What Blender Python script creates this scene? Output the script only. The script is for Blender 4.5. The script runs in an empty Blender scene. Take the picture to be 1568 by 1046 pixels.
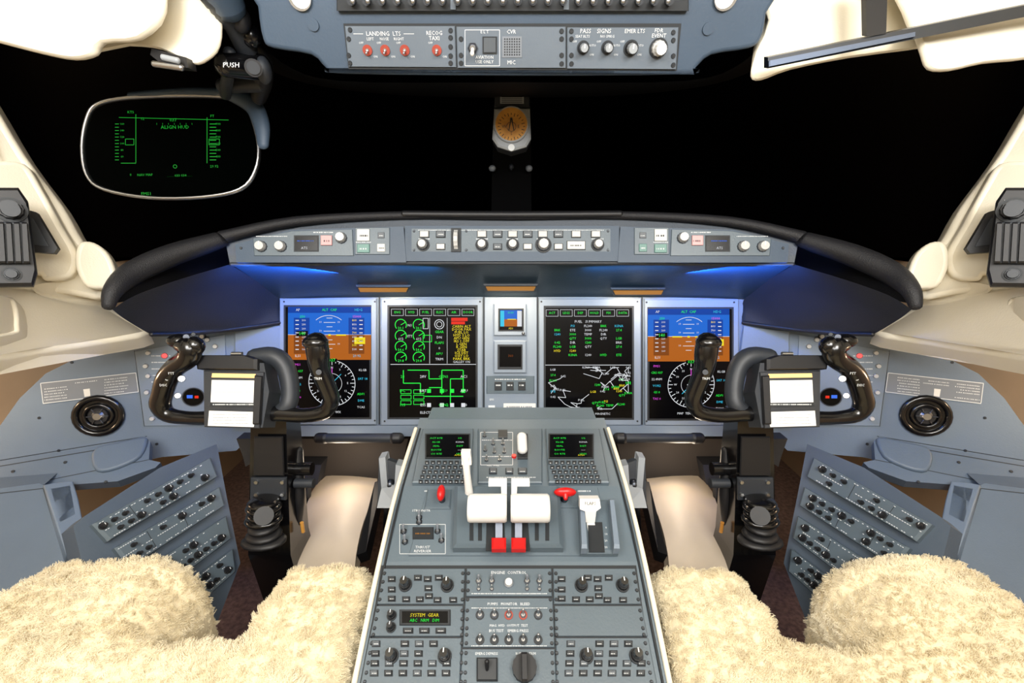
import bpy, bmesh, math, random
from math import sin, cos, pi, radians
from mathutils import Vector, Matrix, noise
random.seed(7)
# ---------------------------------------------------------------- image pixels to world
CX, CY, FP = 784.0, 523.0, 697.0
PITCH = radians(16)
CAM = Vector((0, 0, 1.1))
FW = Vector((0, cos(PITCH), -sin(PITCH))); UP = Vector((0, sin(PITCH), cos(PITCH))); RT = Vector((1, 0, 0))
def P(x, y, d):
    """image pixel + estimated depth along the view axis -> world metres"""
    return CAM + RT*((x-CX)*d/FP) + UP*((CY-y)*d/FP) + FW*d

class Fr:
    def __init__(s, a, b, c):
        s.o = a; s.u = (b-a).normalized()
        n = (b-a).cross(c-a).normalized()
        if n.dot(CAM-a) < 0: n = -n
        s.n = n; s.v = n.cross(s.u)
    def hit(s, px, py, off=0.0):
        r = P(px, py, 1)-CAM
        t = ((s.o-CAM).dot(s.n)+off)/r.dot(s.n)
        return CAM+r*t
    def k(s, px, py):
        r = P(px, py, 1)-CAM
        return ((s.o-CAM).dot(s.n)/r.dot(s.n))/FP

# ---------------------------------------------------------------- materials
def lin(c):
    o = []
    for v in c[:3]:
        v = v/255.0
        o.append(v/12.92 if v <= 0.04045 else ((v+0.055)/1.055)**2.4)
    return (*o, 1)
def mat(name, rgb, rough=.5, metal=0., bump=0., bs=300., var=.06, vs=6., spec=.5, rgb2=None, coat=0.):
    m = bpy.data.materials.new(name); m.use_nodes = True
    nt = m.node_tree; b = nt.nodes['Principled BSDF']
    tc = nt.nodes.new('ShaderNodeTexCoord')
    nz = nt.nodes.new('ShaderNodeTexNoise'); nz.inputs['Scale'].default_value = vs; nz.inputs['Detail'].default_value = 4
    nt.links.new(tc.outputs['Object'], nz.inputs['Vector'])
    rp = nt.nodes.new('ShaderNodeValToRGB')
    c = lin(rgb)
    c2 = lin(rgb2) if rgb2 else tuple(min(1, x*(1+var)) for x in c[:3])+(1,)
    c1 = tuple(x*(1-var) for x in c[:3])+(1,)
    rp.color_ramp.elements[0].position = .35; rp.color_ramp.elements[1].position = .65
    rp.color_ramp.elements[0].color = c1; rp.color_ramp.elements[1].color = c2
    nt.links.new(nz.outputs['Fac'], rp.inputs['Fac']); nt.links.new(rp.outputs['Color'], b.inputs['Base Color'])
    b.inputs['Roughness'].default_value = rough; b.inputs['Metallic'].default_value = metal
    b.inputs['Specular IOR Level'].default_value = spec
    b.inputs['Coat Weight'].default_value = coat
    if bump:
        n2 = nt.nodes.new('ShaderNodeTexNoise'); n2.inputs['Scale'].default_value = bs; n2.inputs['Detail'].default_value = 3
        nt.links.new(tc.outputs['Object'], n2.inputs['Vector'])
        bp = nt.nodes.new('ShaderNodeBump'); bp.inputs['Strength'].default_value = bump; bp.inputs['Distance'].default_value = .002
        nt.links.new(n2.outputs['Fac'], bp.inputs['Height']); nt.links.new(bp.outputs['Normal'], b.inputs['Normal'])
    return m
def emat(name, rgb, s=1.0):
    m = bpy.data.materials.new(name); m.use_nodes = True
    b = m.node_tree.nodes['Principled BSDF']
    b.inputs['Base Color'].default_value = (0, 0, 0, 1); b.inputs['Specular IOR Level'].default_value = 0.1
    b.inputs['Emission Color'].default_value = lin(rgb); b.inputs['Emission Strength'].default_value = s
    return m
M = {}
M['panel'] = mat('panel_paint', (116,129,143), .45, bump=.15)
M['bezel'] = mat('bezel_paint', (128,140,154), .4, bump=.1)
M['side'] = mat('side_panel_paint', (106,120,136), .5, bump=.15)
M['con'] = mat('console_paint', (86,100,116), .5, bump=.15)
M['ped'] = mat('pedestal_paint', (97,110,119), .45, bump=.15)
M['ped2'] = mat('pedestal_module_paint', (87,100,109), .42, bump=.15)
M['cbp'] = mat('breaker_panel_paint', (74,86,100), .5, bump=.1)
M['over'] = mat('overhead_paint', (60,76,94), .5, bump=.1)
M['overin'] = mat('overhead_insert_paint', (96,106,117), .45, bump=.1)
M['seam'] = mat('seam_dark', (30,34,38), .6)
M['line'] = mat('white_ink', (220,224,226), .6)
M['black'] = mat('glareshield_black', (21,21,25), .6, bump=.5, bs=500)
M['navy'] = mat('shroud_navy', (26,29,36), .55, bump=.2)
M['face'] = mat('shroud_face', (50,60,72), .5, bump=.2)
M['under'] = mat('shroud_underside', (40,56,68), .4, bump=.2)
M['gloss'] = mat('gloss_black_plastic', (12,12,14), .22, coat=.3)
M['rub'] = mat('matte_black_plastic', (20,20,23), .5)
M['dark'] = mat('dark_grey_plastic', (42,46,52), .5)
M['btn'] = mat('button_grey', (78,84,90), .45)
M['btnd'] = mat('button_dark', (38,42,46), .45)
M['btnw'] = mat('button_white', (205,205,200), .4)
M['btng'] = mat('button_green_tint', (70,120,110), .4)
M['btnr'] = mat('button_red_tint', (205,150,150), .4)
M['knobw'] = mat('knob_light', (190,190,188), .35)
M['red'] = mat('red_plastic', (200,22,22), .35)
M['ored'] = mat('guard_red', (150,56,40), .45)
M['white'] = mat('white_plastic', (226,225,221), .35)
M['cream'] = mat('cream_trim', (238,230,210), .5, bump=.12, bs=400, var=.03)
M['metal'] = mat('brushed_metal', (190,192,195), .3, metal=1.)
M['dmetal'] = mat('dark_metal', (84,88,96), .35, metal=1.)
M['silver'] = mat('silver_paint', (150,155,160), .35)
M['bmetal'] = mat('rail_metal', (120,135,165), .3, metal=1.)
M['carpet'] = mat('carpet', (126,104,96), .95, bump=1, bs=250, vs=80, var=.3)
M['tan'] = mat('tan_liner', (196,182,164), .5, bump=.1)
M['wallw'] = mat('wall_liner', (196,168,138), .7)
M['dwall'] = mat('bulkhead_dark', (56,50,46), .8)
M['night'] = mat('night_glass', (1,1,2), .3, spec=.02, var=0)
M['post'] = mat('post_black', (5,5,6), .7, spec=.1)
M['scr'] = mat('screen_black', (4,4,6), .25, var=0, spec=.2)
M['placard'] = mat('placard_silver', (122,128,136), .4)
M['paper'] = mat('checklist_paper', (238,238,234), .6)
M['gold'] = mat('compass_gold', (206,150,70), .35, rgb2=(170,116,50), vs=30)
M['wool'] = mat('sheepskin_wool', (238,224,190), .95, vs=7, var=.10, spec=.08, rgb2=(247,238,214))
M['woolb'] = mat('sheepskin_backing', (236,222,190), .95, bump=1, bs=90)
E = {}
E['g'] = emat('glow_green', (40,235,70), 1.1); E['y'] = emat('glow_yellow', (235,215,40), 1.1)
E['w'] = emat('glow_white', (225,228,232), 1.0); E['r'] = emat('glow_red', (235,50,30), 1.0)
E['c'] = emat('glow_cyan', (60,200,235), 1.0); E['m'] = emat('glow_magenta', (225,80,220), 1.0)
E['sky'] = emat('glow_sky', (34,108,215), .95); E['sky2'] = emat('glow_sky_dark', (20,70,170), .9)
E['gnd'] = emat('glow_ground', (190,104,28), .85); E['gnd2'] = emat('glow_ground_dark', (140,74,20), .85)
E['hg'] = emat('hud_green', (30,170,50), .9)
E['warm'] = emat('lamp_warm', (255,206,130), 2.0); E['amb'] = emat('lamp_amber', (205,140,60), .7)
E['lamp'] = emat('lamp_white', (255,250,240), 6)
E['bl'] = emat('glow_blue', (70,120,240), 1.0)

# ---------------------------------------------------------------- mesh builder
_tc = {}
def textmesh(s):
    if s in _tc: return _tc[s]
    cu = bpy.data.curves.new('t', 'FONT'); cu.body = s; cu.resolution_u = 1
    cu.align_x = 'CENTER'; cu.align_y = 'CENTER'
    ob = bpy.data.objects.new('t', cu); bpy.context.scene.collection.objects.link(ob)
    bpy.context.view_layer.update()
    me = ob.to_mesh()
    r = ([v.co.copy() for v in me.vertices], [list(p.vertices) for p in me.polygons])
    ob.to_mesh_clear(); bpy.data.objects.remove(ob); bpy.data.curves.remove(cu)
    _tc[s] = r
    return r
def catmull(pts, k=4, closed=False):
    n = len(pts); out = []
    rng = range(n if closed else n-1)
    for i in rng:
        if closed: p0, p1, p2, p3 = pts[(i-1) % n], pts[i], pts[(i+1) % n], pts[(i+2) % n]
        else: p0, p1, p2, p3 = pts[max(i-1, 0)], pts[i], pts[i+1], pts[min(i+2, n-1)]
        for j in range(k):
            t = j/k
            out.append(tuple(0.5*((2*b)+(-a+c)*t+(2*a-5*b+4*c-d)*t*t+(-a+3*b-3*c+d)*t**3) for a, b, c, d in zip(p0, p1, p2, p3)))
    if not closed: out.append(tuple(pts[-1]))
    return out

class MB:
    def __init__(s, name, mirror=False):
        s.name = name; s.mirror = mirror; s.v = []; s.f = []; s.m = []; s.sm = []; s.mats = []
    def add(s, vs, fs, mt, smooth=False):
        if mt not in s.mats: s.mats.append(mt)
        i = s.mats.index(mt); b = len(s.v)
        for v in vs: s.v.append((-v[0] if s.mirror else v[0], v[1], v[2]))
        for f in fs:
            s.f.append([b+j for j in f]); s.m.append(i); s.sm.append(smooth)
    def ext(s, pts, vec, mt, c=0.0):
        """extrude closed outline along vec with a chamfer of c"""
        pts = [Vector(p) for p in pts]; n = len(pts); cen = sum(pts, Vector())/n
        L = vec.length; rings = [pts]
        if c > 0 and L > c:
            rings.append([p+vec*((L-c)/L) for p in pts])
            rings.append([p+vec+(cen-p).normalized()*c*1.3 for p in pts])
        else: rings.append([p+vec for p in pts])
        vs = [p for r in rings for p in r]; fs = [list(range(n))]
        for k in range(len(rings)-1):
            for i in range(n):
                j = (i+1) % n; fs.append([k*n+i, k*n+j, (k+1)*n+j, (k+1)*n+i])
        fs.append([(len(rings)-1)*n+i for i in range(n)])
        s.add(vs, fs, mt)
    def plate(s, fr, px, h, mt, c=0.0, off=0.0):
        s.ext([fr.hit(x, y, off) for x, y in px], fr.n*h, mt, c)
    def rect(s, fr, x0, y0, x1, y1, h, mt, c=0.0, off=0.0):
        s.plate(fr, [(x0, y0), (x1, y0), (x1, y1), (x0, y1)], h, mt, c, off)
    def flat(s, fr, x0, y0, x1, y1, mt, off):
        s.add([fr.hit(x, y, off) for x, y in ((x0, y0), (x1, y0), (x1, y1), (x0, y1))], [[0, 1, 2, 3]], mt)
    def line(s, fr, x0, y0, x1, y1, w, mt, off):
        dx, dy = x1-x0, y1-y0; L = math.hypot(dx, dy) or 1; nx, ny = -dy/L*w/2, dx/L*w/2
        s.add([fr.hit(*q, off) for q in ((x0+nx, y0+ny), (x1+nx, y1+ny), (x1-nx, y1-ny), (x0-nx, y0-ny))], [[0, 1, 2, 3]], mt)
    def frame(s, fr, x0, y0, x1, y1, w, mt, off):
        s.line(fr, x0, y0, x1, y0, w, mt, off); s.line(fr, x1, y0, x1, y1, w, mt, off)
        s.line(fr, x1, y1, x0, y1, w, mt, off); s.line(fr, x0, y1, x0, y0, w, mt, off)
    def arc(s, fr, x, y, r, w, mt, off, a0=0, a1=360, n=32):
        vs = []; fs = []
        c = fr.hit(x, y, off); k = fr.k(x, y)
        for i in range(n+1):
            a = radians(a0+(a1-a0)*i/n); d = fr.u*cos(a)+fr.v*sin(a)
            vs += [c+d*(r-w/2)*k, c+d*(r+w/2)*k]
            if i: fs.append([2*i-2, 2*i-1, 2*i+1, 2*i])
        s.add(vs, fs, mt)
    def disc(s, fr, x, y, r, mt, off, n=24):
        c = fr.hit(x, y, off); k = fr.k(x, y)
        s.add([c+(fr.u*cos(2*pi*i/n)+fr.v*sin(2*pi*i/n))*r*k for i in range(n)], [list(range(n))], mt)
    def cyl(s, p, ax, r, h, mt, r2=None, n=16, kn=0.0):
        ax = ax.normalized(); t = Vector((0, 0, 1)) if abs(ax.z) < .9 else Vector((1, 0, 0))
        a = ax.cross(t).normalized(); b = ax.cross(a); r2 = r if r2 is None else r2
        vs = []; fs = []
        for q, rr in ((p, r), (p+ax*h, r2)):
            for i in range(n):
                f = 1-(kn if i % 2 else 0)
                vs.append(q+(a*cos(2*pi*i/n)+b*sin(2*pi*i/n))*rr*f)
        for i in range(n): fs.append([i, (i+1) % n, n+(i+1) % n, n+i])
        s.add(vs, fs, mt, kn == 0)
        s.add(vs[n:], [list(range(n))], mt); s.add(vs[:n], [list(range(n))], mt)
    def sph(s, p, rx, ry, rz, mt, n=14, m=9, axes=None):
        A = axes or (Vector((1, 0, 0)), Vector((0, 1, 0)), Vector((0, 0, 1)))
        vs = []; fs = []
        for j in range(m+1):
            th = pi*j/m
            for i in range(n):
                ph = 2*pi*i/n
                vs.append(p+A[0]*rx*sin(th)*cos(ph)+A[1]*ry*sin(th)*sin(ph)+A[2]*rz*cos(th))
        for j in range(m):
            for i in range(n): fs.append([j*n+i, j*n+(i+1) % n, (j+1)*n+(i+1) % n, (j+1)*n+i])
        s.add(vs, fs, mt, True)
    def tube(s, pts, mt, n=14, k=4, closed=False, ell=1.0, ref=None):
        """pts: (Vector, radius)"""
        q = [tuple(p)+(r,) for p, r in pts]
        if k > 1: q = catmull(q, k, closed)
        C = [Vector(x[:3]) for x in q]; R = [max(x[3], 1e-4) for x in q]; N = len(C)
        ref = ref or Vector((0, -1, .2)).normalized()
        vs = []; fs = []
        for i in range(N):
            if closed: t = C[(i+1) % N]-C[i-1]
            else: t = C[min(i+1, N-1)]-C[max(i-1, 0)]
            t = t.normalized(); a = t.cross(ref)
            if a.length < 1e-3: a = t.cross(Vector((1, 0, 0)))
            a.normalize(); b = t.cross(a).normalized()
            for j in range(n):
                an = 2*pi*j/n; vs.append(C[i]+a*cos(an)*R[i]+b*sin(an)*R[i]*ell)
        for i in range(N if closed else N-1):
            i2 = (i+1) % N
            for j in range(n): fs.append([i*n+j, i*n+(j+1) % n, i2*n+(j+1) % n, i2*n+j])
        s.add(vs, fs, mt, True)
        if not closed:
            for e, sgn in ((0, -1), (N-1, 1)):
                t = (C[1]-C[0]).normalized()*-1 if e == 0 else (C[-1]-C[-2]).normalized()
                base = vs[e*n:e*n+n]; allv = list(base); f2 = []
                for st in range(1, 4):
                    an = st*pi/6; sc = cos(an) if st < 3 else .02
                    ringv = [C[e]+(p-C[e])*sc+t*R[e]*sin(an)*.8 for p in base]; allv += ringv
                    for j in range(n): f2.append([(st-1)*n+j, (st-1)*n+(j+1) % n, st*n+(j+1) % n, st*n+j])
                s.add(allv, f2, mt, True)
    def grid(s, rows, mt, k=4, kc=4, smooth=True, thick=None):
        rr = [catmull([tuple(p) for p in r], kc) for r in rows]
        cols = [catmull([r[i] for r in rr], k) for i in range(len(rr[0]))]
        nC = len(cols); nR = len(cols[0])
        vs = [Vector(cols[i][j]) for j in range(nR) for i in range(nC)]
        fs = [[j*nC+i, j*nC+i+1, (j+1)*nC+i+1, (j+1)*nC+i] for j in range(nR-1) for i in range(nC-1)]
        s.add(vs, fs, mt, smooth)
        if thick: s.add([v+thick for v in vs], fs, mt, smooth)
    def mold(s, pts, n, thick, r, mt, k=3, seg=5):
        """moulded trim panel: rounded front edge of radius r, n = facing direction"""
        C = [Vector(p) for p in catmull([tuple(p) for p in pts], k, True)]; N = len(C); n = n.normalized()
        cen = sum(C, Vector())/N
        ind = []
        for i in range(N):
            t = (C[(i+1) % N]-C[i-1]).normalized(); ind.append(n.cross(t).normalized())
        A = sum(((C[i]-cen).cross(C[(i+1) % N]-cen)).dot(n) for i in range(N))
        if A < 0: ind = [-d for d in ind]
        rings = [[p-n*thick for p in C], C]
        for j in range(1, seg+1):
            a = pi/2*j/seg
            rings.append([p+ind[i]*r*(1-cos(a))+n*r*sin(a) for i, p in enumerate(C)])
        vs = [p for q in rings for p in q]; fs = []
        for q in range(len(rings)-1):
            for i in range(N): fs.append([q*N+i, q*N+(i+1) % N, (q+1)*N+(i+1) % N, (q+1)*N+i])
        s.add(vs, fs, mt, True)
        top = rings[-1]; s.add(top, [list(range(N))], mt, True); s.add(rings[0], [list(range(N))], mt)
    def text(s, fr, txt, x, y, hpx, mt, off=.001, rot=0, stretch=1.0):
        vs, fs = textmesh(txt); c = fr.hit(x, y, off); k = fr.k(x, y)*hpx*1.35
        sg = -1 if s.mirror else 1; cr, sr = cos(radians(rot)), sin(radians(rot))
        o = []
        for v in vs:
            a, b = v.x*sg, v.y*stretch; a, b = a*cr-b*sr*sg, a*sr*sg+b*cr
            o.append(c+(fr.u*a+fr.v*b)*k)
        s.add(o, fs, mt)
    # controls
    def knob(s, fr, x, y, r, h, mt=None, cap=None, ptr=True):
        mt = mt or M['rub']; p = fr.hit(x, y, 0); R = r*fr.k(x, y)
        s.cyl(p, fr.n, R*1.25, h*.12, M['seam'], n=20)
        s.cyl(p, fr.n, R*1.05, h*.4, mt, r2=R*.95, n=24, kn=.06)
        s.cyl(p+fr.n*h*.4, fr.n, R*.82, h*.6, cap or mt, r2=R*.72, n=24, kn=.05)
        if ptr:
            q = p+fr.n*(h+.0003); a = fr.u*R*.1; b = fr.v*R*.7
            s.add([q-a, q+a, q+a+b, q-a+b], [[0, 1, 2, 3]], M['line'])
    def toggle(s, fr, x, y, r, base=None, lever=None, up=1):
        p = fr.hit(x, y); R = r*fr.k(x, y)
        s.cyl(p, fr.n, R, R*.3, base or M['dmetal'], n=6)
        s.cyl(p, fr.n, R*.7, R*.7, M['metal'], r2=R*.55, n=12)
        d = (fr.n+fr.v*.5*up).normalized()
        s.cyl(p+fr.n*R*.4, d, R*.26, R*2.0, lever or M['metal'], r2=R*.42, n=10)
        s.sph(p+fr.n*R*.4+d*R*2.0, R*.42, R*.42, R*.42, lever or M['metal'], 8, 6)
    def screw(s, fr, x, y, r=3.2, mt=None):
        p = fr.hit(x, y); k = fr.k(x, y); R = r*k
        s.cyl(p, fr.n, R, .0015, mt or M['seam'], r2=R*.85, n=12)
        q = p+fr.n*.0017; a = fr.u*R*.7; b = fr.v*R*.14
        s.add([q-a-b, q+a-b, q+a+b, q-a+b], [[0, 1, 2, 3]], M['dmetal'])
    def btn(s, fr, x, y, w, h, mt=None, t=.005, mark=True, border=True):
        if border: s.rect(fr, x-w/2-1, y-h/2-1, x+w/2+1, y+h/2+1, .001, M['seam'])
        s.rect(fr, x-w/2, y-h/2, x+w/2, y+h/2, t, mt or M['btn'], .0008)
        if mark:
            m2 = M['line'] if mt not in (M['btnw'], M['btnr']) else M['seam']
            s.scrib(fr, x-w*.32, y, x+w*.32, m2, t+.0004, max(h*.16, .8))
    def scrib(s, fr, x0, y, x1, mt, off, h=1.6):
        x = x0
        while x < x1-.6:
            w = random.uniform(.7, 1.5)*max(h/1.6, .8)
            s.flat(fr, x, y-h/2, min(x+w, x1), y+h/2, mt, off)
            x += w+random.choice([.5, .6, .6, 1.4])*max(h/1.6, .8)
    def obj(s, parent=None):
        me = bpy.data.meshes.new(s.name); me.from_pydata([tuple(v) for v in s.v], [], s.f)
        for m_ in s.mats: me.materials.append(m_)
        me.polygons.foreach_set('material_index', s.m); me.polygons.foreach_set('use_smooth', s.sm)
        bm = bmesh.new(); bm.from_mesh(me); bmesh.ops.recalc_face_normals(bm, faces=bm.faces); bm.to_mesh(me); bm.free()
        ob = bpy.data.objects.new(s.name, me); bpy.context.scene.collection.objects.link(ob)
        if parent: ob.parent = parent
        return ob

# ================================================================= ROOM
def simple(name, vs, fs, mt):
    b = MB(name); b.add([Vector(v) for v in vs], fs, mt); return b.obj()
simple('floor', [(-1.5,-1,0),(1.5,-1,0),(1.5,1.95,0),(-1.5,1.95,0)], [[0,1,2,3]], M['carpet'])
simple('wall_front', [(-1.5,1.9,0),(1.5,1.9,0),(1.5,1.8,.95),(-1.5,1.8,.95)], [[0,1,2,3]], M['dwall'])
simple('wall_back', [(-1.5,-1,0),(1.5,-1,0),(1.5,-1,1.7),(-1.5,-1,1.7)], [[0,1,2,3]], M['cream'])
for nm, sx in (('wall_left', -1), ('wall_right', 1)):
    b = MB(nm)
    b.grid([[Vector((sx*x, y, z)) for y in (-1, 0, .9, 1.9)] for x, z in ((1.24, 0), (1.34, .35), (1.38, .7), (1.38, .93))], M['wallw'])
    b.grid([[Vector((sx*x, y, z)) for y in (-1, -.5, 0, .15)] for x, z in ((1.38, .93), (1.34, 1.2), (1.22, 1.5), (1.0, 1.68))], M['cream'])
    b.obj()
b = MB('ceiling')
b.grid([[Vector((x, y, z+abs(x)*-.03)) for x in (-1.25, -.4, .4, 1.25)] for y, z in ((-1, 1.68), (.0, 1.66), (.35, 1.6), (.66, 1.46))], M['cream'])
b.obj()
b = MB('window_1'); b.grid([[Vector((x, 1.80-.25*abs(x/1.3)**2, .95)) for x in (-1.4, -.8, -.4, 0)], [Vector((x, 1.0-.1*abs(x/1.3)**2, 1.66)) for x in (-1.4, -.8, -.4, 0)]], M['night']); b.obj()
b = MB('window_2'); b.grid([[Vector((x, 1.80-.25*abs(x/1.3)**2, .95)) for x in (1.4, .8, .4, 0)], [Vector((x, 1.0-.1*abs(x/1.3)**2, 1.66)) for x in (1.4, .8, .4, 0)]], M['night']); b.obj()
for i, sx in ((3, -1), (4, 1)):
    simple('window_%d' % i, [(sx*1.39,.15,.93),(sx*1.39,1.75,.93),(sx*1.3,1.3,1.62),(sx*1.25,.15,1.62)], [[0,1,2,3]], M['night'])

# ================================================================= MAIN PANEL
MPf = Fr(P(430,455,1.18), P(1130,455,1.18), P(430,650,1.218))
b = MB('instrument_panel')
b.plate(MPf, [(424,453),(1140,453),(1128,652),(438,652)], -.03, M['panel'])
b.plate(MPf, [(438,650),(1128,650),(1122,666),(444,666)], .012, M['panel'], .003)
b.rect(MPf, 742, 455, 822, 650, .006, M['bezel'], .002)
for x in (581, 741, 823, 983): b.rect(MPf, x-1, 455, x+1, 650, .002, M['seam'])
for x in (748, 816):
    for y in (470, 515, 575, 604): b.screw(MPf, x, y, 2)
b.rect(MPf, 745,575,818,602,.009, M['ped2'], .002)
for x in (763,781,799): b.btn(MPf, x, 590, 11, 13, M['btnd'], .012)
b.rect(MPf, 771,617,820,636,.0068, M['white'], .0005); b.scrib(MPf, 776, 623, 815, M['placard'], .0075, 2)
b.rect(MPf, 748,620,758,629,.0068, M['line']); b.text(MPf, 'EFIS', 753, 612, 3, M['line'], .0066)
b.scrib(MPf, 758, 581, 805, M['line'], .0095, 1.5)
for y in (485,530,560,600): b.rect(MPf, 571,y,575,y+9,.003,M['btn']); b.rect(MPf, 989,y,993,y+9,.003,M['btn'])
for s in (-1, 1):
    q = lambda x: x if s == -1 else 1568-x
    b.plate(MPf, [(q(428),455),(q(405),498),(q(398),520),(q(425),560),(q(440),650)], -.02, M['side'], off=-.002)
b.obj()

def du(name, x0, y0, x1, y1, bx0, by0, bx1, by1, fn):
    b = MB(name)
    b.rect(MPf, bx0, by0, bx1, by1, .012, M['bezel'], .003)
    b.rect(MPf, x0-3, y0-3, x1+3, y1+3, .0124, M['seam'])
    b.rect(MPf, x0, y0, x1, y1, .0128, M['scr'])
    for x in (bx0+4, bx1-4):
        for y in (by0+5, by1-5): b.cyl(MPf.hit(x, y, .012), MPf.n, .0025, .0008, M['seam'], n=10)
    X = lambda a: x0+a*(x1-x0); Y = lambda a: y0+a*(y1-y0)
    fn(b, X, Y); return b.obj()
O1, O2, O3, O4 = .0131, .0134, .0137, .014
def pfd(b, X, Y):
    fl = lambda a, c, d, e, m, o: b.flat(MPf, X(a), Y(c), X(d), Y(e), m, o)
    fl(0,.0,1,.255,E['sky'],O1); fl(0,.255,1,.485,E['gnd'],O1)
    fl(0,0,1,.055,E['sky2'],O2)
    for a in (.07,.73): fl(a,.1,a+.19,.255,E['sky2'],O2); fl(a,.255,a+.19,.43,E['gnd2'],O2)
    for i in range(8):
        y = .12+i*.038
        fl(.09,y,.13,y+.008,E['w'],O3); fl(.86,y,.9,y+.008,E['w'],O3)
        b.text(MPf, str(300-i*20), X(.19), Y(y+.004), 3, E['w'], O3)
        b.text(MPf, str(8-i//2)+'00', X(.8), Y(y+.004), 3.4, E['w' if i % 3 else 'y'], O3)
    fl(.1,.22,.24,.27,M['scr'],O3); b.text(MPf,'140',X(.17),Y(.245),5,E['g'],O4)
    fl(.8,.28,.93,.34,E['y'],O3); b.text(MPf,'1240',X(.865),Y(.31),4,M['scr'],O4)
    b.text(MPf,'15000',X(.83),Y(.09),4,E['m'],O3); b.text(MPf,'.250',X(.17),Y(.09),4,E['g'],O3)
    b.text(MPf,'ALT  CAP',X(.5),Y(.028),4,E['g'],O3); b.text(MPf,'AP',X(.12),Y(.028),4,E['w'],O3); b.text(MPf,'HDG',X(.85),Y(.028),4,E['c'],O3)
    b.arc(MPf, X(.5), Y(.26), 30, .8, E['w'], O2, 50, 130, 20)
    for i, yy in enumerate((.1,.14,.18,.22,.3,.34,.38)):
        w = .07 if i % 2 else .035
        fl(.5-w,yy,.5+w,yy+.005,E['w'],O2)
        if i % 2: b.text(MPf,'10',X(.39),Y(yy),3,E['w'],O2); b.text(MPf,'10',X(.61),Y(yy),3,E['w'],O2)
    fl(.3,.252,.42,.264,E['y'],O3); fl(.58,.252,.7,.264,E['y'],O3); fl(.485,.25,.515,.266,E['y'],O3)
    fl(.0,.253,1,.257,E['w'],O2)
    b.text(MPf,'ILS1',X(.12),Y(.45),4,E['w'],O3); b.text(MPf,'29.92',X(.83),Y(.45),4,E['c'],O3)
    cx, cy = X(.53), Y(.70)
    b.arc(MPf, cx, cy, 35, .9, E['w'], O1, 0, 360, 48)
    for i in range(36):
        a = radians(i*10); r1 = 31 if i % 3 else 28
        b.line(MPf, cx+r1*cos(a), cy+r1*sin(a), cx+35*cos(a), cy+35*sin(a), .9, E['w'], O2)
    for i in range(12):
        a = radians(i*30-90); b.text(MPf, 'N 3 6 E 12 15 S 21 24 W 30 33'.split()[i], cx+24*cos(a), cy+24*sin(a), 3.2, E['w'], O2)
    b.arc(MPf, cx, cy, 15, .6, E['w'], O1, 0, 360, 32)
    b.line(MPf, cx, cy-24, cx, cy+24, 1.0, E['m'], O3); b.line(MPf, cx-6, cy, cx+6, cy, 1.3, E['w'], O3)
    b.line(MPf, cx-14, cy+14, cx+14, cy-14, .8, E['c'], O3)
    b.flat(MPf, cx-8, Y(.475), cx+8, Y(.505), M['scr'], O3); b.text(MPf,'037',cx,Y(.49),5,E['g'],O4)
    rows = ['FMS1','CRS 037','22.4NM','VOR2','GS 0','TAS 0','KLGB','SAT 18']
    cols = 'mgwcgmwc'
    for i, t in enumerate(rows): b.text(MPf, t, X(.11 if i < 6 else .9), Y(.53+i*.06 if i < 6 else .5+(i-5)*.08), 3.6, E[cols[i]], O3)
    for i in range(3): b.text(MPf, ['ADF1','DME','TCAS'][i], X(.88), Y(.8+i*.06), 3.6, E['gcw'[i]], O3)
    b.text(MPf,'MAP  TERR  WX',X(.5),Y(.965),3.6,E['w'],O3)
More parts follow.
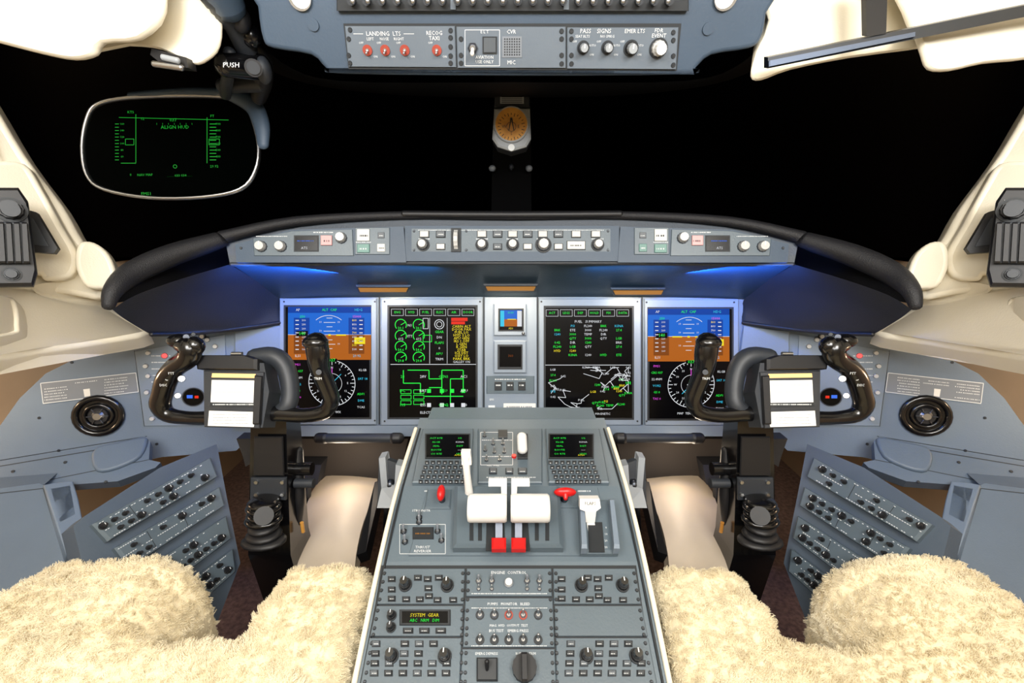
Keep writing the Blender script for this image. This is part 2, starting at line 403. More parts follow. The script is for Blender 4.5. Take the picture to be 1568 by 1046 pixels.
def eicas(b, X, Y):
    fl = lambda a, c, d, e, m, o=O1: b.flat(MPf, X(a), Y(c), X(d), Y(e), m, o)
    for i in range(6): b.text(MPf, ['ENG','HYD','FUEL','ELEC','AIR','DOOR'][i], X(.08+i*.165), Y(.05), 3.6, E['g'], O1); b.frame(MPf, X(.01+i*.165), Y(.02), X(.15+i*.165), Y(.08), .5, E['w'], O1)
    for i in range(4):
        for x in (.12, .33):
            b.arc(MPf, X(x), Y(.165+i*.1), 8.5, 1.2, E['g'], O1, -30, 220, 20); b.line(MPf, X(x), Y(.165+i*.1), X(x)+7, Y(.165+i*.1)-4, 1.0, E['g'], O2)
            b.text(MPf, ['20.1','612','54.6','29.8'][i], X(x), Y(.195+i*.1), 4, E['g' if i != 1 else 'w'], O2)
    b.text(MPf,'N1',X(.225),Y(.17),4,E['w'],O2); b.text(MPf,'ITT',X(.225),Y(.27),4,E['w'],O2)
    fl(.455,.1,.46,.52,E['w']); fl(.0,.525,1,.53,E['w']); fl(.66,.1,.664,.52,E['w'])
    b.arc(MPf, X(.57), Y(.16), 7, 1, E['w'], O1); b.arc(MPf, X(.57), Y(.16), 4, .8, E['w'], O1)
    for i, t in enumerate(['GEAR','DN','FLAPS','0','APU','TRIM']): b.text(MPf, t, X(.57), Y(.23+i*.05), 4, E['gw'[i % 2]], O1)
    b.frame(MPf, X(.38), Y(.26), X(.48), Y(.32), .8, E['g'], O2); b.frame(MPf, X(.38), Y(.105), X(.44), Y(.2), .8, E['w'], O2)
    fl(.71,.1,.9,.13,E['r'],O1); fl(.71,.135,.87,.16,E['r'],O1)
    msgs = ['CABIN ALT','DOOR PAX','FUEL LO','HYD 3 LO','APU GEN','IRS 1 OFF','L GEN','R GEN','STAB','ICE DET','OXY LO','PARK BRK']
    for i, t in enumerate(msgs): b.text(MPf, t, X(.83), Y(.18+i*.027), 4.2, E['y'], O1)
    b.text(MPf, 'GALLEY ON', X(.83), Y(.505), 3.6, E['w'], O1)
    L = lambda a, c, d, e, m='g', w=1.3: b.line(MPf, X(a), Y(c), X(d), Y(e), w, E[m], O1)
    L(.15,.58,.15,.7); L(.15,.7,.35,.7); L(.2,.58,.45,.58); L(.45,.58,.45,.66); L(.45,.66,.6,.66); L(.6,.58,.6,.8); L(.6,.58,.85,.58)
    L(.85,.58,.85,.78); L(.35,.7,.35,.8); L(.4,.82,.85,.82); L(.7,.66,.85,.66); L(.7,.66,.7,.9); L(.45,.74,.6,.74)
    for x, y in ((.12,.76),(.12,.81),(.12,.86),(.27,.76),(.27,.81),(.27,.86)): b.frame(MPf, X(x), Y(y), X(x+.12), Y(y+.035), .8, E['g'], O2)
    for i, t in enumerate(['28','28V','GEN1','AC1','DC','BAT','TRU','APU','115','ESS','GEN2','400']):
        b.text(MPf, t, X(.14+(i % 4)*.24), Y(.64+(i//4)*.13), 4.4, E['gw'[i % 2]], O3)
    b.text(MPf,'ELECTRICAL  AC',X(.5),Y(.97),4,E['w'],O2)
    for x in (.45,.6,.72,.85):
        for y in (.77,.9): b.flat(MPf, X(x)-3, Y(y)-3, X(x)+3, Y(y)+3, E['g' if y < .8 else 'w'], O2)
def mfd(b, X, Y):
    fl = lambda a, c, d, e, m, o=O1: b.flat(MPf, X(a), Y(c), X(d), Y(e), m, o)
    for i in range(6): b.text(MPf, ['ACT','LEGS','DEP','HOLD','FIX','DATA'][i], X(.08+i*.165), Y(.05), 3.6, E['g'], O1); b.frame(MPf, X(.01+i*.165), Y(.02), X(.15+i*.165), Y(.08), .5, E['w'], O1)
    fl(0,.525,1,.53,E['w'])
    rnd = random.Random(3)
    words = ['LGB','27.4','FL240','DIR','ETE','0:42','KSNA','FUEL','1240','SEAL','HYD','PSI','3000','QTY','TEMP','BRK']
    for i in range(8):
        for j in range(5):
            if rnd.random() < .28: continue
            b.text(MPf, rnd.choice(words), X(.14+j*.18), Y(.17+i*.038), 3.8, E[rnd.choice('wwwwgggcy')], O1)
    b.text(MPf, 'FUEL   SUMMARY', X(.5), Y(.13), 4, E['w'], O1)
    for i in range(13):
        x, y = rnd.uniform(.05,.9), rnd.uniform(.56,.93)
        for _ in range(5):
            x2 = min(max(x+rnd.uniform(-.1,.14),.03),.97); y2 = min(max(y+rnd.uniform(-.07,.07),.55),.93)
            b.line(MPf, X(x), Y(y), X(x2), Y(y2), .8, E['w'], O1); x, y = x2, y2
            if rnd.random() < .4: b.text(MPf, rnd.choice(words[:8]), X(x), Y(y), 3.4, E[rnd.choice('gwww')], O2)
    for i in range(14): b.text(MPf, rnd.choice(words), X(rnd.uniform(.55,.9)), Y(rnd.uniform(.7,.92)), 3.6, E[rnd.choice('ggyy')], O2)
    for i in range(6): b.text(MPf, words[i], X(.09), Y(.57+i*.05), 3.4, E['wggwcw'[i]], O2)
    fl(0,.945,1,1,M['scr'],O2); b.text(MPf,'RANGE 40  HDG 037  MAGNETIC',X(.5),Y(.975),3.4,E['w'],O3)
du('flight_display',441,470,568,637,431,457,578,649, pfd)
du('flight_display',598,470,729,637,585,457,739,650, eicas)
du('flight_display',835,471,966,638,825,457,980,650, mfd)
du('flight_display',992,473,1117,639,986,458,1128,650, pfd)
b = MB('standby_display')
b.rect(MPf,756,465,806,514,.008,M['bezel'],.003,.006); b.rect(MPf,763,472,802,507,.0086,M['seam'],0,.006); b.rect(MPf,765,474,800,505,.0088,M['scr'],0,.006)
b.flat(MPf,766,475,799,489,E['sky'],.0152); b.flat(MPf,766,489,799,500,E['gnd'],.0152)
b.flat(MPf,766,476,772,500,E['c'],.0154); b.flat(MPf,792,476,799,500,E['w'],.0154); b.text(MPf,'30.00',782,479,3,E['g'],.0156); b.line(MPf,777,489,790,489,1.2,E['y'],.0156)
b.text(MPf,'ADI',782,503,3,E['y'],.0156)
b.knob(MPf,801,510,3.5,.018); b.obj()
b = MB('standby_instrument')
b.rect(MPf,756,521,806,571,.008,M['bezel'],.003,.006); b.rect(MPf,762,527,800,565,.0086,M['seam'],0,.006); b.rect(MPf,765,530,798,561,.0088,M['scr'],0,.006)
b.text(MPf,'360',782,545,4,E['gnd2'],.0152); b.obj()
for x0, x1 in ((488,612),(945,1072)):
    b = MB('panel_grab_bar')
    b.tube([(P(x0+5,671,1.178),.0125),(P(x1-5,671,1.178),.0125)], M['dark'], k=1); b.tube([(P(x0,671,1.18),.0145),(P(x0+10,671,1.178),.0145)],M['rub'],k=1); b.tube([(P(x1-10,671,1.178),.0145),(P(x1,671,1.18),.0145)],M['rub'],k=1)
    b.obj()

# ================================================================= GLARESHIELD
def both(pts): return pts+[(1568-x, y, *r) for x, y, *r in reversed(pts) if x < 783.9]
b = MB('glareshield')
lip = both([(166,468,.80,.010),(174,444,.81,.015),(205,417,.85,.021),(265,390,.90,.021),(335,368,.95,.017),(350,361,.955,.013),(455,339,.985,.011),(615,330,1.0,.009),(784,331,1.0,.009)])
b.tube([(P(x,y,d),r) for x,y,d,r in lip], M['black'], n=14, k=4)
b.tube([(P(x,y-4,d),r) for x,y,d,r in [(618,332,.997,.008),(784,333,.995,.008),(950,332,.997,.008)]], M['rub'], n=10, k=2)
b.grid([[P(x,y-2,d)+Vector((0,dy,dz)) for x,y,d,r in lip] for dy,dz in ((0,0),(.3,-.02),(.6,-.06))], M['black'], k=2, kc=2)
top = both([(345,368,.962),(450,345,.992),(620,336,1.006),(784,336,1.006)])
bot = both([(352,404,.962),(450,404,.992),(620,402,1.006),(784,402,1.006)])
b.grid([[P(*p) for p in top],[P(*p) for p in bot]], M['face'], k=1, kc=4)
und = both([(354,405,.962),(450,405,.992),(620,403,1.006),(784,403,1.006)])
pan = both([(428,458,1.175),(500,456,1.178),(640,455,1.18),(784,455,1.18)])
mid = both([(392,430,1.06),(475,428,1.08),(630,427,1.09),(784,426,1.09)])
b.grid([[P(*p) for p in und],[P(*p) for p in mid],[P(*p) for p in pan]], M['under'], k=3, kc=4)
b.tube([(P(x,y,d-.004),.0045) for x,y,d in und], M['dark'], n=8, k=3)
for m in (False, True):
    c = MB('x', m)
    c.grid([[P(*p) for p in r] for r in (
        [(172,474,.80),(208,452,.84),(275,428,.90),(352,405,.96)],
        [(190,488,.86),(250,476,.93),(325,455,1.01),(392,430,1.06)],
        [(225,509,.93),(290,503,1.01),(365,492,1.09),(429,459,1.175)],
        [(238,513,.95),(305,509,1.03),(375,500,1.11),(432,492,1.185)])], M['navy'], k=4, kc=4)
    c.tube([(P(x,y,d),.005) for x,y,d in ((232,512,.94),(300,510,1.03),(372,502,1.11),(430,494,1.18))], M['rub'], n=8)
    base = len(b.v)
    for f, mi, sm in zip(c.f, c.m, c.sm):
        mt = c.mats[mi]
        if mt not in b.mats: b.mats.append(mt)
        b.f.append([base+j for j in f]); b.m.append(b.mats.index(mt)); b.sm.append(sm)
    b.v += c.v
b.obj()
UF = Fr(P(600,403,1.0),P(970,403,1.0),P(600,455,1.176))
for x, y in ((587,441),(782,439),(977,445)):
    b = MB('glareshield_lamp')
    b.plate(UF, [(x-42,y-5),(x+42,y-5),(x+38,y+5),(x-38,y+5)], .005, M['dark'], .002)
    b.plate(UF, [(x-38,y-3),(x+38,y-3),(x+35,y+3),(x-35,y+3)], .0058, E['amb'])
    b.obj()

GP = Fr(P(620,345,.994), P(950,345,.994), P(620,402,.994))
b = MB('guidance_panel')
b.rect(GP,628,349,937,388,.004,M['ped'],.001,-.008); b.rect(GP,620,346,948,400,-.010,M['over'])
b.rect(GP,630,351,935,386,.004,M['ped2'],.001,-.004)
for x in (650,675,738,762,785,808,831,855,882,912): b.btn(GP,x,359,13,9,M['btn' if x in (675,762,808,855) else 'knobw'],.005)
for x in (675,762,808,855): b.btn(GP,x,378,12,8,M['knobw' if x != 762 else 'btn'],.005)
b.btn(GP,882,376,27,12,M['btnw'],.004)
for x,r in ((648,8),(738,8),(785,8),(832,10),(915,8)): b.knob(GP,x,375,r,.018,M['dark'],M['knobw'])
b.rect(GP,691,350,706,386,.004,M['seam'])
k = GP.k(699,367); b.cyl(GP.hit(696,368,-.004), RT, 16*k, 6*k, M['knobw'], n=28, kn=.05)
for x in (634,714,931):
    for y in (354,383): b.screw(GP,x,y,2)
for x in (650,738,785,831,915): b.scrib(GP,x-9,366,x+9,M['line'],.0005,1.6)
b.scrib(GP,640,352.5,925,M['line'],.0005,1.1)
b.obj()
for m in (False, True):
    GS = Fr(P(358,350,.950), P(620,350,.992), P(358,402,.950))
    b = MB('radio_tuning_panel', m)
    b.plate(GS,[(360,374),(445,352),(618,347),(622,402),(362,402)],-.01,M['over'])
    b.plate(GS,[(388,366),(448,354),(540,352),(542,392),(390,392)],.003,M['ped2'],.001)
    b.rect(GS,544,349,597,390,.003,M['ped2'],.001)
    for x in (401,431): b.knob(GS,x,378,9,.016,M['dark'],M['knobw'])
    b.knob(GS,523,365,9,.018,M['dark'],M['knobw'])
    b.rect(GS,451,361,489,386,.004,M['seam']); b.rect(GS,453,363,487,384,.0045,M['scr']); b.text(GS,'ATS',466,380,4,E['w'],.005); b.scrib(GS,455,369,480,E['bl'],.005,1.4)
    b.btn(GS,501,369,17,15,M['btnr'],.007); b.btn(GS,557,361,19,18,M['btnw'],.007); b.btn(GS,584,361,10,9,M['btn'],.005)
    b.btn(GS,557,381,19,13,M['btng'],.006); b.btn(GS,584,380,12,12,M['btnw' if not m else 'btng'],.005)
    for x,y in ((393,371),(536,357),(536,387),(369,380),(548,353),(593,353),(548,387),(593,387)): b.screw(GS,x,y,2.2)
    b.scrib(GS,480,356,510,M['line'],.0036,1.6); b.scrib(GS,545,371,568,M['line'],.0036,1.4); b.scrib(GS,392,362,440,M['line'],.0036,1.2)
    b.obj()

# ================================================================= SIDES
for m in (False, True):
    SPf = Fr(P(230,520,1.08),P(430,520,1.19),P(230,650,1.10))
    b = MB('side_instrument_panel', m)
    b.plate(SPf,[(-60,740),(-40,700),(0,652),(30,610),(70,572),(130,542),(200,518),(240,505),(330,497),(436,488),(446,668),(385,668),(362,690),(248,700),(150,720),(0,760)],-.02,M['side'])
    b.plate(SPf,[(207,538),(345,512),(350,650),(222,652)],.004,M['panel'],.001)
    b.line(SPf,206,537,221,653,1.2,M['seam'],.0005)
    for x,y in ((228,540),(224,560),(228,575),(226,600),(318,520),(330,530),(234,615),(234,640),(335,640),(300,528),(310,515)):
        b.knob(SPf,x,y,4,.01,M['dark'],M['knobw'],False)
    for i in range(9): b.scrib(SPf,232,545+i*10,262,M['line'],.0046,1.5)
    b.disc(SPf,296,608,14,M['scr'],.0048); b.arc(SPf,296,608,14,1.5,M['dark'],.005); b.flat(SPf,286,605,295,610,E['bl'],.0052); b.flat(SPf,298,606,304,610,E['r'],.0052)
    for x,y in ((60,640),(110,555),(90,690),(200,690),(240,680),(400,520),(420,640)): b.screw(SPf,x,y,2.2,M['dark'])
    b.line(SPf,0,705,225,668,1,M['seam'],.0006)
    b.plate(SPf,[(360,505),(430,498),(436,540),(415,545),(405,600),(400,650),(360,652)],.01,M['side'],.003)
    b.obj()
    b = MB('placard', m)
    b.plate(SPf,[(62,587),(208,571),(212,600),(66,618)],.0015,M['placard'],0,.001)
    b.plate(SPf,[(128,596),(138,594.8),(139,606),(130,607.5)],.002,M['white'],0,.001)
    for c0 in (68,115,160):
        for i in range(6):
            yy = 592-(c0-66)*.11+i*4.2
            if c0 == 115 and i > 1: continue
            if random.random() < .15: continue
            x = c0
            while x < c0+random.uniform(28,42):
                w = random.uniform(.8,2.0); b.line(SPf,x,yy-(x-c0)*.11,x+w,yy-(x+w-c0)*.11,1.2,M['line'],.0032); x += w+random.choice((.8,.9,1.8))
    for a,c2 in (((62,587),(208,571)),((208,571),(212,600)),((212,600),(66,618)),((66,618),(62,587))): b.line(SPf,*a,*c2,1.0,M['line'],.0034)
    b.obj()
    b = MB('air_vent', m)
    c = SPf.hit(152,636,0); k = SPf.k(152,636)
    b.tube([(c+(SPf.u*cos(t*pi/12)+SPf.v*sin(t*pi/12))*28*k+SPf.n*.004, .007) for t in range(24)], M['gloss'], n=10, k=1, closed=True, ref=SPf.n)
    b.cyl(c, SPf.n, 27*k, .003, M['gloss'], n=28)
    b.tube([(c+(SPf.u*cos(t*pi/12)+SPf.v*sin(t*pi/12))*17*k+SPf.n*.006, .004) for t in range(24)], M['gloss'], n=8, k=1, closed=True, ref=SPf.n)
    b.cyl(c, SPf.n, 15*k, .008, M['rub'], r2=12*k, n=24)
    b.cyl(c+SPf.n*.008, SPf.n, 8*k, .006, M['metal'], r2=5*k, n=16)
    for a in range(6):
        d = SPf.u*cos(a*pi/3)+SPf.v*sin(a*pi/3); b.tube([(c+d*5*k+SPf.n*.011,.0012),(c+d*13*k+SPf.n*.011,.0012)],M['dmetal'],n=6,k=1)
    b.obj()
    # A pillar trim
    b = MB('window_pillar_trim', m)
    dd = lambda x: .74+x*.0007
    nP = Vector((.55,-.8,.2))
    b.mold([P(x,y,dd(x)) for x,y in ((-90,40),(-20,140),(40,240),(98,318),(128,370),(148,380),(160,420),(158,458),(110,452),(50,446),(-90,440))], nP, .05, .010, M['cream'])
    b.mold([P(x,y,dd(x)-.02) for x,y in ((-90,255),(-10,248),(38,252),(62,285),(95,345),(120,392),(110,425),(70,430),(50,420),(-90,430))], nP, .03, .008, M['cream'])
    b.mold([P(x,y,dd(x)-.025) for x,y in ((124,372),(144,372),(164,386),(176,408),(180,432),(166,442),(134,440),(118,414),(116,390))], nP, .04, .008, M['cream'])
    RF = Fr(P(30,318,.715),P(88,318,.735),P(30,390,.715))
    b.plate(RF,[(25,316),(55,325),(88,380),(82,388),(40,385),(30,350)],-.012,M['rub'])
    b.plate(RF,[(40,330),(52,335),(76,378),(46,374)],.002,M['dark'])
    b.obj()
    b = MB('window_sill_trim', m)
    nS = Vector((.45,-.7,.6))
    b.mold([P(x,y,.72+x*.0011) for x,y in ((-90,438),(0,440),(60,447),(150,464),(195,486),(229,513),(150,529),(60,543),(-90,556))], nS, .05, .010, M['cream'])
    b.mold([P(x,y,.70+x*.0011) for x,y in ((-90,452),(8,455),(25,464),(30,500),(20,513),(-90,520))], nS, .03, .005, M['cream'])
    b.mold([P(x,y,.705+x*.0011) for x,y in ((50,438),(110,430),(158,437),(165,455),(130,463),(70,455))], Vector((.3,-.7,.6)), .03, .006, M['cream'])
    b.obj()
    b = MB('side_control_box', m)
    DV = Fr(P(0,292,.665),P(55,300,.69),P(0,440,.665))
    b.plate(DV,[(-45,292),(30,292),(44,312),(58,420),(52,440),(-45,441)],.022,M['rub'],.004,-.022)
    b.plate(DV,[(-45,340),(38,340),(46,405),(-45,406)],.004,M['dark'],.002)
    for i in range(5): b.plate(DV,[(-14+i*12,342),(-6+i*12,342),(-2+i*12,404),(-11+i*12,404)],.010,M['rub'],.002,.002)
    b.knob(DV,17,322,15,.022,M['rub'],M['dark'],False)
    b.cyl(DV.hit(17,322,.02),DV.n,.010,.004,M['dark'])
    b.knob(DV,18,420,9,.008,M['dark'],None,False); b.scrib(DV,8,307,30,M['line'],.001,1.6)
    b.obj()
    # consoles
    b = MB('side_console', m)
    C1 = Fr(P(0,750,.88),P(68,742,.91),P(80,940,.80)); C2 = Fr(P(68,742,.91),P(112,738,.94),P(100,850,.84)); C3 = Fr(P(0,705,.93),P(222,668,1.05),P(0,752,.90))
    b.plate(C1,[(-60,756),(0,748),(60,740),(72,745),(102,848),(98,862),(60,930),(-60,1060)],-.05,M['con'],0)
    b.line(C1,-60,762,66,748,1.2,M['seam'],.0004); b.line(C1,66,748,96,850,1.2,M['seam'],.0004)
    b.mold([C2.hit(x,y,.001) for x,y in ((66,744),(90,739),(112,738),(120,765),(131,820),(118,836),(101,850),(84,800))], C2.n, .03, .003, M['side'], k=1)
    b.plate(C2,[(78,749),(107,744),(115,788),(92,800)],.001,M['con'],.0,.003)
    b.plate(C3,[(-60,716),(0,706),(140,685),(222,668),(230,676),(228,704),(246,708),(238,716),(180,737),(70,745),(-60,757)],-.03,M['con'],0)
    b.mold([C3.hit(x,y,.002) for x,y in ((148,686),(180,678),(222,670),(226,680),(216,700),(196,712),(168,722),(148,722),(140,704))], C3.n, .01, .006, M['con'], k=2)
    b.line(C3,-60,724,226,676,1.2,M['seam'],.0004); b.line(C3,228,704,60,738,1.0,M['seam'],.0004)
    for x,y in ((162,738),(20,722),(100,708)): b.screw(C3,x,y,2.4,M['dark'])
    q0 = C1.hit(-60,756); q1 = C1.hit(68,742)
    b.add([q0,q1,q1+Vector((-.02,.06,.0)),q0+Vector((-.02,.1,.0))],[[0,1,2,3]],M['con'])
    b.obj()
    # breaker panels
    CB = Fr(P(130,800,.84),P(325,692,1.08),P(345,860,1.0))
    b = MB('circuit_breaker_panel', m)
    b.plate(CB,[(112,806),(130,790),(245,716),(332,680),(347,760),(368,862),(330,960),(150,960)],-.05,M['cbp'])
    def lerp2(q,a,c):
        t=(q[0][0]+(q[1][0]-q[0][0])*a, q[0][1]+(q[1][1]-q[0][1])*a); u=(q[3][0]+(q[2][0]-q[3][0])*a, q[3][1]+(q[2][1]-q[3][1])*a)
        return (t[0]+(u[0]-t[0])*c, t[1]+(u[1]-t[1])*c)
    for q in ([(136,806),(318,703),(329,732),(160,832)],[(170,842),(332,748),(340,776),(192,872)],[(200,884),(342,792),(350,826),(228,918)],[(234,930),(352,842),(357,876),(268,955)]):
        b.plate(CB,q,.016,M['ped2'],.004); F2 = Fr(CB.hit(*q[0],.016),CB.hit(*q[1],.016),CB.hit(*q[3],.016))
        for i in range(10):
            for j in (.3,.74):
                x,y = lerp2(q,.08+i*.094,j)
                if random.random()<.62: b.knob(F2,x,y,3.0 if i%3 else 4.6,.012,M['rub'],M['rub'],i%3==0)
        for a in (.33,.66): 
            p0,p1 = lerp2(q,a,.08),lerp2(q,a,.92); b.line(F2,*p0,*p1,1,M['seam'],.0005)
        for j in (.12,.52,.92):
            a0,a1 = lerp2(q,.05,j),lerp2(q,.95,j)
            for i in range(40):
                if random.random()<.4: continue
                t=i/40; x,y=a0[0]+(a1[0]-a0[0])*t,a0[1]+(a1[1]-a0[1])*t
                b.line(F2,x,y,x+(a1[0]-a0[0])/60,y+(a1[1]-a0[1])/60,1.1,M['line'],.0010)
    b.obj()
    # foot ramp, pedals
    b = MB('footwell_fairing', m)
    b.grid([[P(x,y,d) for x,y,d in r] for r in ([(500,728,1.36),(540,729,1.34),(578,733,1.32)],[(478,752,1.28),(530,745,1.24),(574,754,1.22)],[(462,800,1.15),(515,790,1.12),(556,802,1.1)],[(450,860,1.02),(500,850,1.0),(545,852,.99)],[(440,930,.96),(500,920,.95),(540,920,.94)])], M['tan'], thick=Vector((0,.02,-.03)))
    b.ext([P(574,738,1.2),P(586,735,1.2),P(560,845,1.0),P(546,850,.98)], Vector((.0,.02,-.04)), M['rub'],.002)  # black strip paints the shade of the gap between ramp and pedestal
    b.ext([P(452,672,1.32),P(625,672,1.32),P(610,735,1.36),P(460,735,1.36)], Vector((0,.02,0)), M['dwall'])
    b.obj()
    b = MB('rudder_pedal', m)
    b.ext([P(580,702,1.06),P(590,700,1.06),P(593,740,1.05),P(604,744,1.05),P(606,712,1.06),P(616,714,1.06),P(615,752,1.05),P(610,778,1.03),P(577,778,1.03),P(584,748,1.05)], Vector((0,.03,0)), M['silver'],.003)
    b.ext([P(580,700,1.07),P(616,712,1.07),P(612,778,1.06),P(578,776,1.06)], Vector((0,.02,-.005)), M['dark'])
    b.ext([P(448,712,1.25),P(492,712,1.25),P(486,742,1.22),P(450,742,1.22)], Vector((0,.05,0)), M['rub'],.004)
    b.tube([(P(598,740,1.06),.012),(P(592,840,1.12),.012),(P(590,900,1.2),.012)],M['dmetal'],k=2)
    b.tube([(P(470,735,1.24),.012),(P(466,860,1.3),.012)],M['dmetal'],k=1)
    b.obj()

    # ------------------------------------------------ control yoke
    b = MB('control_yoke', m)
    T = lambda pts, mt=M['gloss'], **kw: b.tube([(P(x,y,d),r) for x,y,d,r in pts], mt, **kw)
    T([(276,528,.84,.013),(290,533,.838,.019),(288,548,.845,.019),(268,563,.855,.018),(256,580,.865,.019),(249,602,.875,.018),(246,620,.88,.018),(258,635,.885,.015),(290,640,.885,.013),(330,640,.88,.015)], n=18)
    b.sph(P(273,522,.842), .020,.016,.013, M['gloss']); b.sph(P(298,530,.84), .018,.016,.018, M['gloss'])
    T([(484,522,.835,.020),(487,542,.838,.0205),(490,565,.85,.018),(500,590,.865,.0165),(507,612,.875,.0155),(497,630,.88,.0150),(468,636,.88,.0140),(430,634,.88,.0145),(395,632,.88,.016)], n=18)
    b.sph(P(483,524,.832), .0235,.02,.014, M['gloss'])
    T([(390,548,.90,.018),(418,546,.90,.019),(436,560,.90,.018),(444,590,.895,.017),(442,618,.885,.016),(428,632,.885,.015)], M['dark'], n=14)
    YF = Fr(P(310,560,.862),P(402,560,.862),P(312,655,.842))
    b.plate(YF,[(312,552),(404,556),(412,600),(402,655),(316,653),(313,600)],-.045,M['dark'],off=-.002)
    b.plate(YF,[(308,546),(388,546),(402,552),(402,568),(312,567)],.022,M['rub'],.004,-.012)
    b.plate(YF,[(313,568),(405,570),(398,656),(314,654)],.003,M['dmetal'],.001)
    b.plate(YF,[(327,572),(392,573),(391,579),(326,578)],.004,E['warm'],0,.002)
    b.plate(YF,[(325,582),(394,583),(391,622),(323,621)],.0015,M['paper'],0,.004)
    b.plate(YF,[(321,629),(392,631),(389,654),(319,652)],.0015,M['paper'],0,.004)
    for i in range(3): b.scrib(YF,330,590+i*5,385,M['placard'],.0062,.9)
    b.plate(YF,[(323,616),(391,617),(391,623),(322,622)],.0018,M['seam'],0,.0045); b.scrib(YF,326,619.5,388,M['line'],.0068,1.8)
    for i in range(4): b.scrib(YF,326,635+i*4.4,380,M['placard'],.0062,1.0)
    b.plate(YF,[(393,575),(404,576),(400,650),(390,650)],.008,M['rub'],.002)
    b.cyl(P(355,542,.87),(P(360,542,.87)-P(355,542,.87)),.004,.02,M['metal'])
    for x,y,r,mt in ((252,545,.0055,M['red']),(256,580,.004,M['white']),(278,580,.007,M['metal']),(272,606,.006,M['metal']),(262,524,.006,M['dark']),(285,516,.006,M['dmetal']),(296,512,.004,M['dark'])):
        c = P(x,y,.838 if y<560 else .85); n = (CAM-c).normalized(); b.cyl(c-n*.01,n,r,.014,mt,r2=r*.8,n=12)
    for x,y in ((486,556),(488,570)): 
        c = P(x,y,.83); n=(CAM-c).normalized(); b.cyl(c-n*.012,n,.005,.015,M['dark'],n=10)
    TF = Fr(P(450,560,.828),P(520,560,.828),P(450,600,.834)); b.text(TF,'TRIM',487,580,4,M['line'],.001)
    TF = Fr(P(240,580,.84),P(300,580,.84),P(240,620,.85)); b.text(TF,'PTT',262,572,4,M['line'],.002); b.text(TF,'DISC',250,590,4,M['line'],.002)
    b.obj()
    b = MB('control_column', m)
    a0 = [P(384,640,.93),P(438,640,.93),P(438,640,.93)+Vector((0,.06,0)),P(384,640,.93)+Vector((0,.06,0))]
    a1 = [P(380,850,.98),P(445,850,.98),P(445,850,.98)+Vector((0,.09,0)),P(380,850,.98)+Vector((0,.09,0))]
    fl0 = [Vector((p.x,p.y+.06,.0)) for p in a1]
    b.add(a0+a1+fl0,[[0,1,2,3],[0,1,5,4],[1,2,6,5],[2,3,7,6],[3,0,4,7],[4,5,9,8],[5,6,10,9],[6,7,11,10],[7,4,8,11],[8,9,10,11]],M['gloss'])
    CF_ = Fr(P(384,660,.928),P(438,660,.928),P(381,850,.975))
    b.plate(CF_,[(390,668),(434,668),(436,728),(389,728)],.004,M['rub'],.002)
    b.plate(CF_,[(386,730),(440,730),(440,764),(385,764)],.008,M['dark'],.003)
    for x,y in ((393,738),(433,738),(393,757),(433,757)): b.cyl(CF_.hit(x,y,.008),CF_.n,.004,.004,M['metal'],n=6)
    for i,(y,r) in enumerate(((768,.032),(776,.036),(786,.034),(795,.038),(806,.030),(818,.036),(828,.046))):
        b.sph(P(404,y,.93),r,.03,.010,M['gloss' if i<4 else 'rub'])
    b.cyl(P(404,790,.91),(CAM-P(404,790,.91)),.018,.012,M['rub'],n=20)
    b.tube([(P(455,690,1.0),.012),(P(458,760,1.0),.012),(P(456,800,1.02),.009)],M['rub'],k=2)
    b.cyl(P(450,718,.99),RT,.014,.04,M['gloss']); b.cyl(P(452,740,.98),RT,.010,.04,M['dark'])
    b.cyl(P(462,800,1.0),Vector((0,0,-1)),.004,.025,M['gold'])
    b.ext([P(362,672,.99),P(384,672,.99),P(384,710,.99),P(376,715,.99),P(372,700,.99)],Vector((0,.03,0)),M['rub'])
    b.obj()

# ================================================================= OVERHEAD
b = MB('overhead_panel')
OP = Fr(P(530,38,.625),P(1040,38,.625),P(530,105,.655))
b.mold([OP.hit(x,y) for x,y in ((392,-60),(396,10),(404,60),(420,74),(478,84),(500,104),(525,113),(784,116),(1045,114),(1064,104),(1088,84),(1146,74),(1164,58),(1172,20),(1178,-60),(784,-70))], OP.n, .04, .006, M['over'])
OI = Fr(OP.hit(530,38,.0065),OP.hit(1040,38,.0065),OP.hit(530,105,.0065))
b.plate(OI,[(526,36),(1043,36),(1036,108),(534,106)],.001,M['seam'])
for q in ([(529,40),(697,40),(699,103),(535,102)],[(699,41),(866,41),(866,104),(701,104)],[(868,42),(1038,42),(1034,106),(868,105)]): b.plate(OI,q,.004,M['overin'],.001)
OJ = Fr(OI.hit(530,38,.004),OI.hit(1040,38,.004),OI.hit(530,105,.004))
for x in (563,590,620,669):
    b.cyl(OJ.hit(x,77),OJ.n,.0066,.002,M['ored'],n=20); b.toggle(OJ,x,77,4.6,M['dmetal'],M['metal'],-.8)
    b.text(OJ,'OFF',x-10,66,3,M['line']); b.text(OJ,'ON',x+12,87,3,M['line'])
b.text(OJ,'LANDING  LTS',587,52,6,M['line']); b.text(OJ,'LEFT      NOSE     RIGHT',590,60,4,M['line']); b.text(OJ,'RECOG',665,51,5.5,M['line']); b.text(OJ,'TAXI',665,59,5.5,M['line'])
b.line(OJ,541,52,556,52,.8,M['line'],.0005); b.line(OJ,618,52,634,52,.8,M['line'],.0005)
for x,y in ((536,46),(536,97),(534,60),(534,85),(690,58),(690,72),(690,86),(706,60),(706,85),(690,47),(690,97),(706,97),(860,60),(860,85),(875,60),(875,85),(860,48),(860,98),(875,48),(875,98),(1031,50),(1031,100),(1031,62),(1031,86)): b.screw(OJ,x,y,3.6)
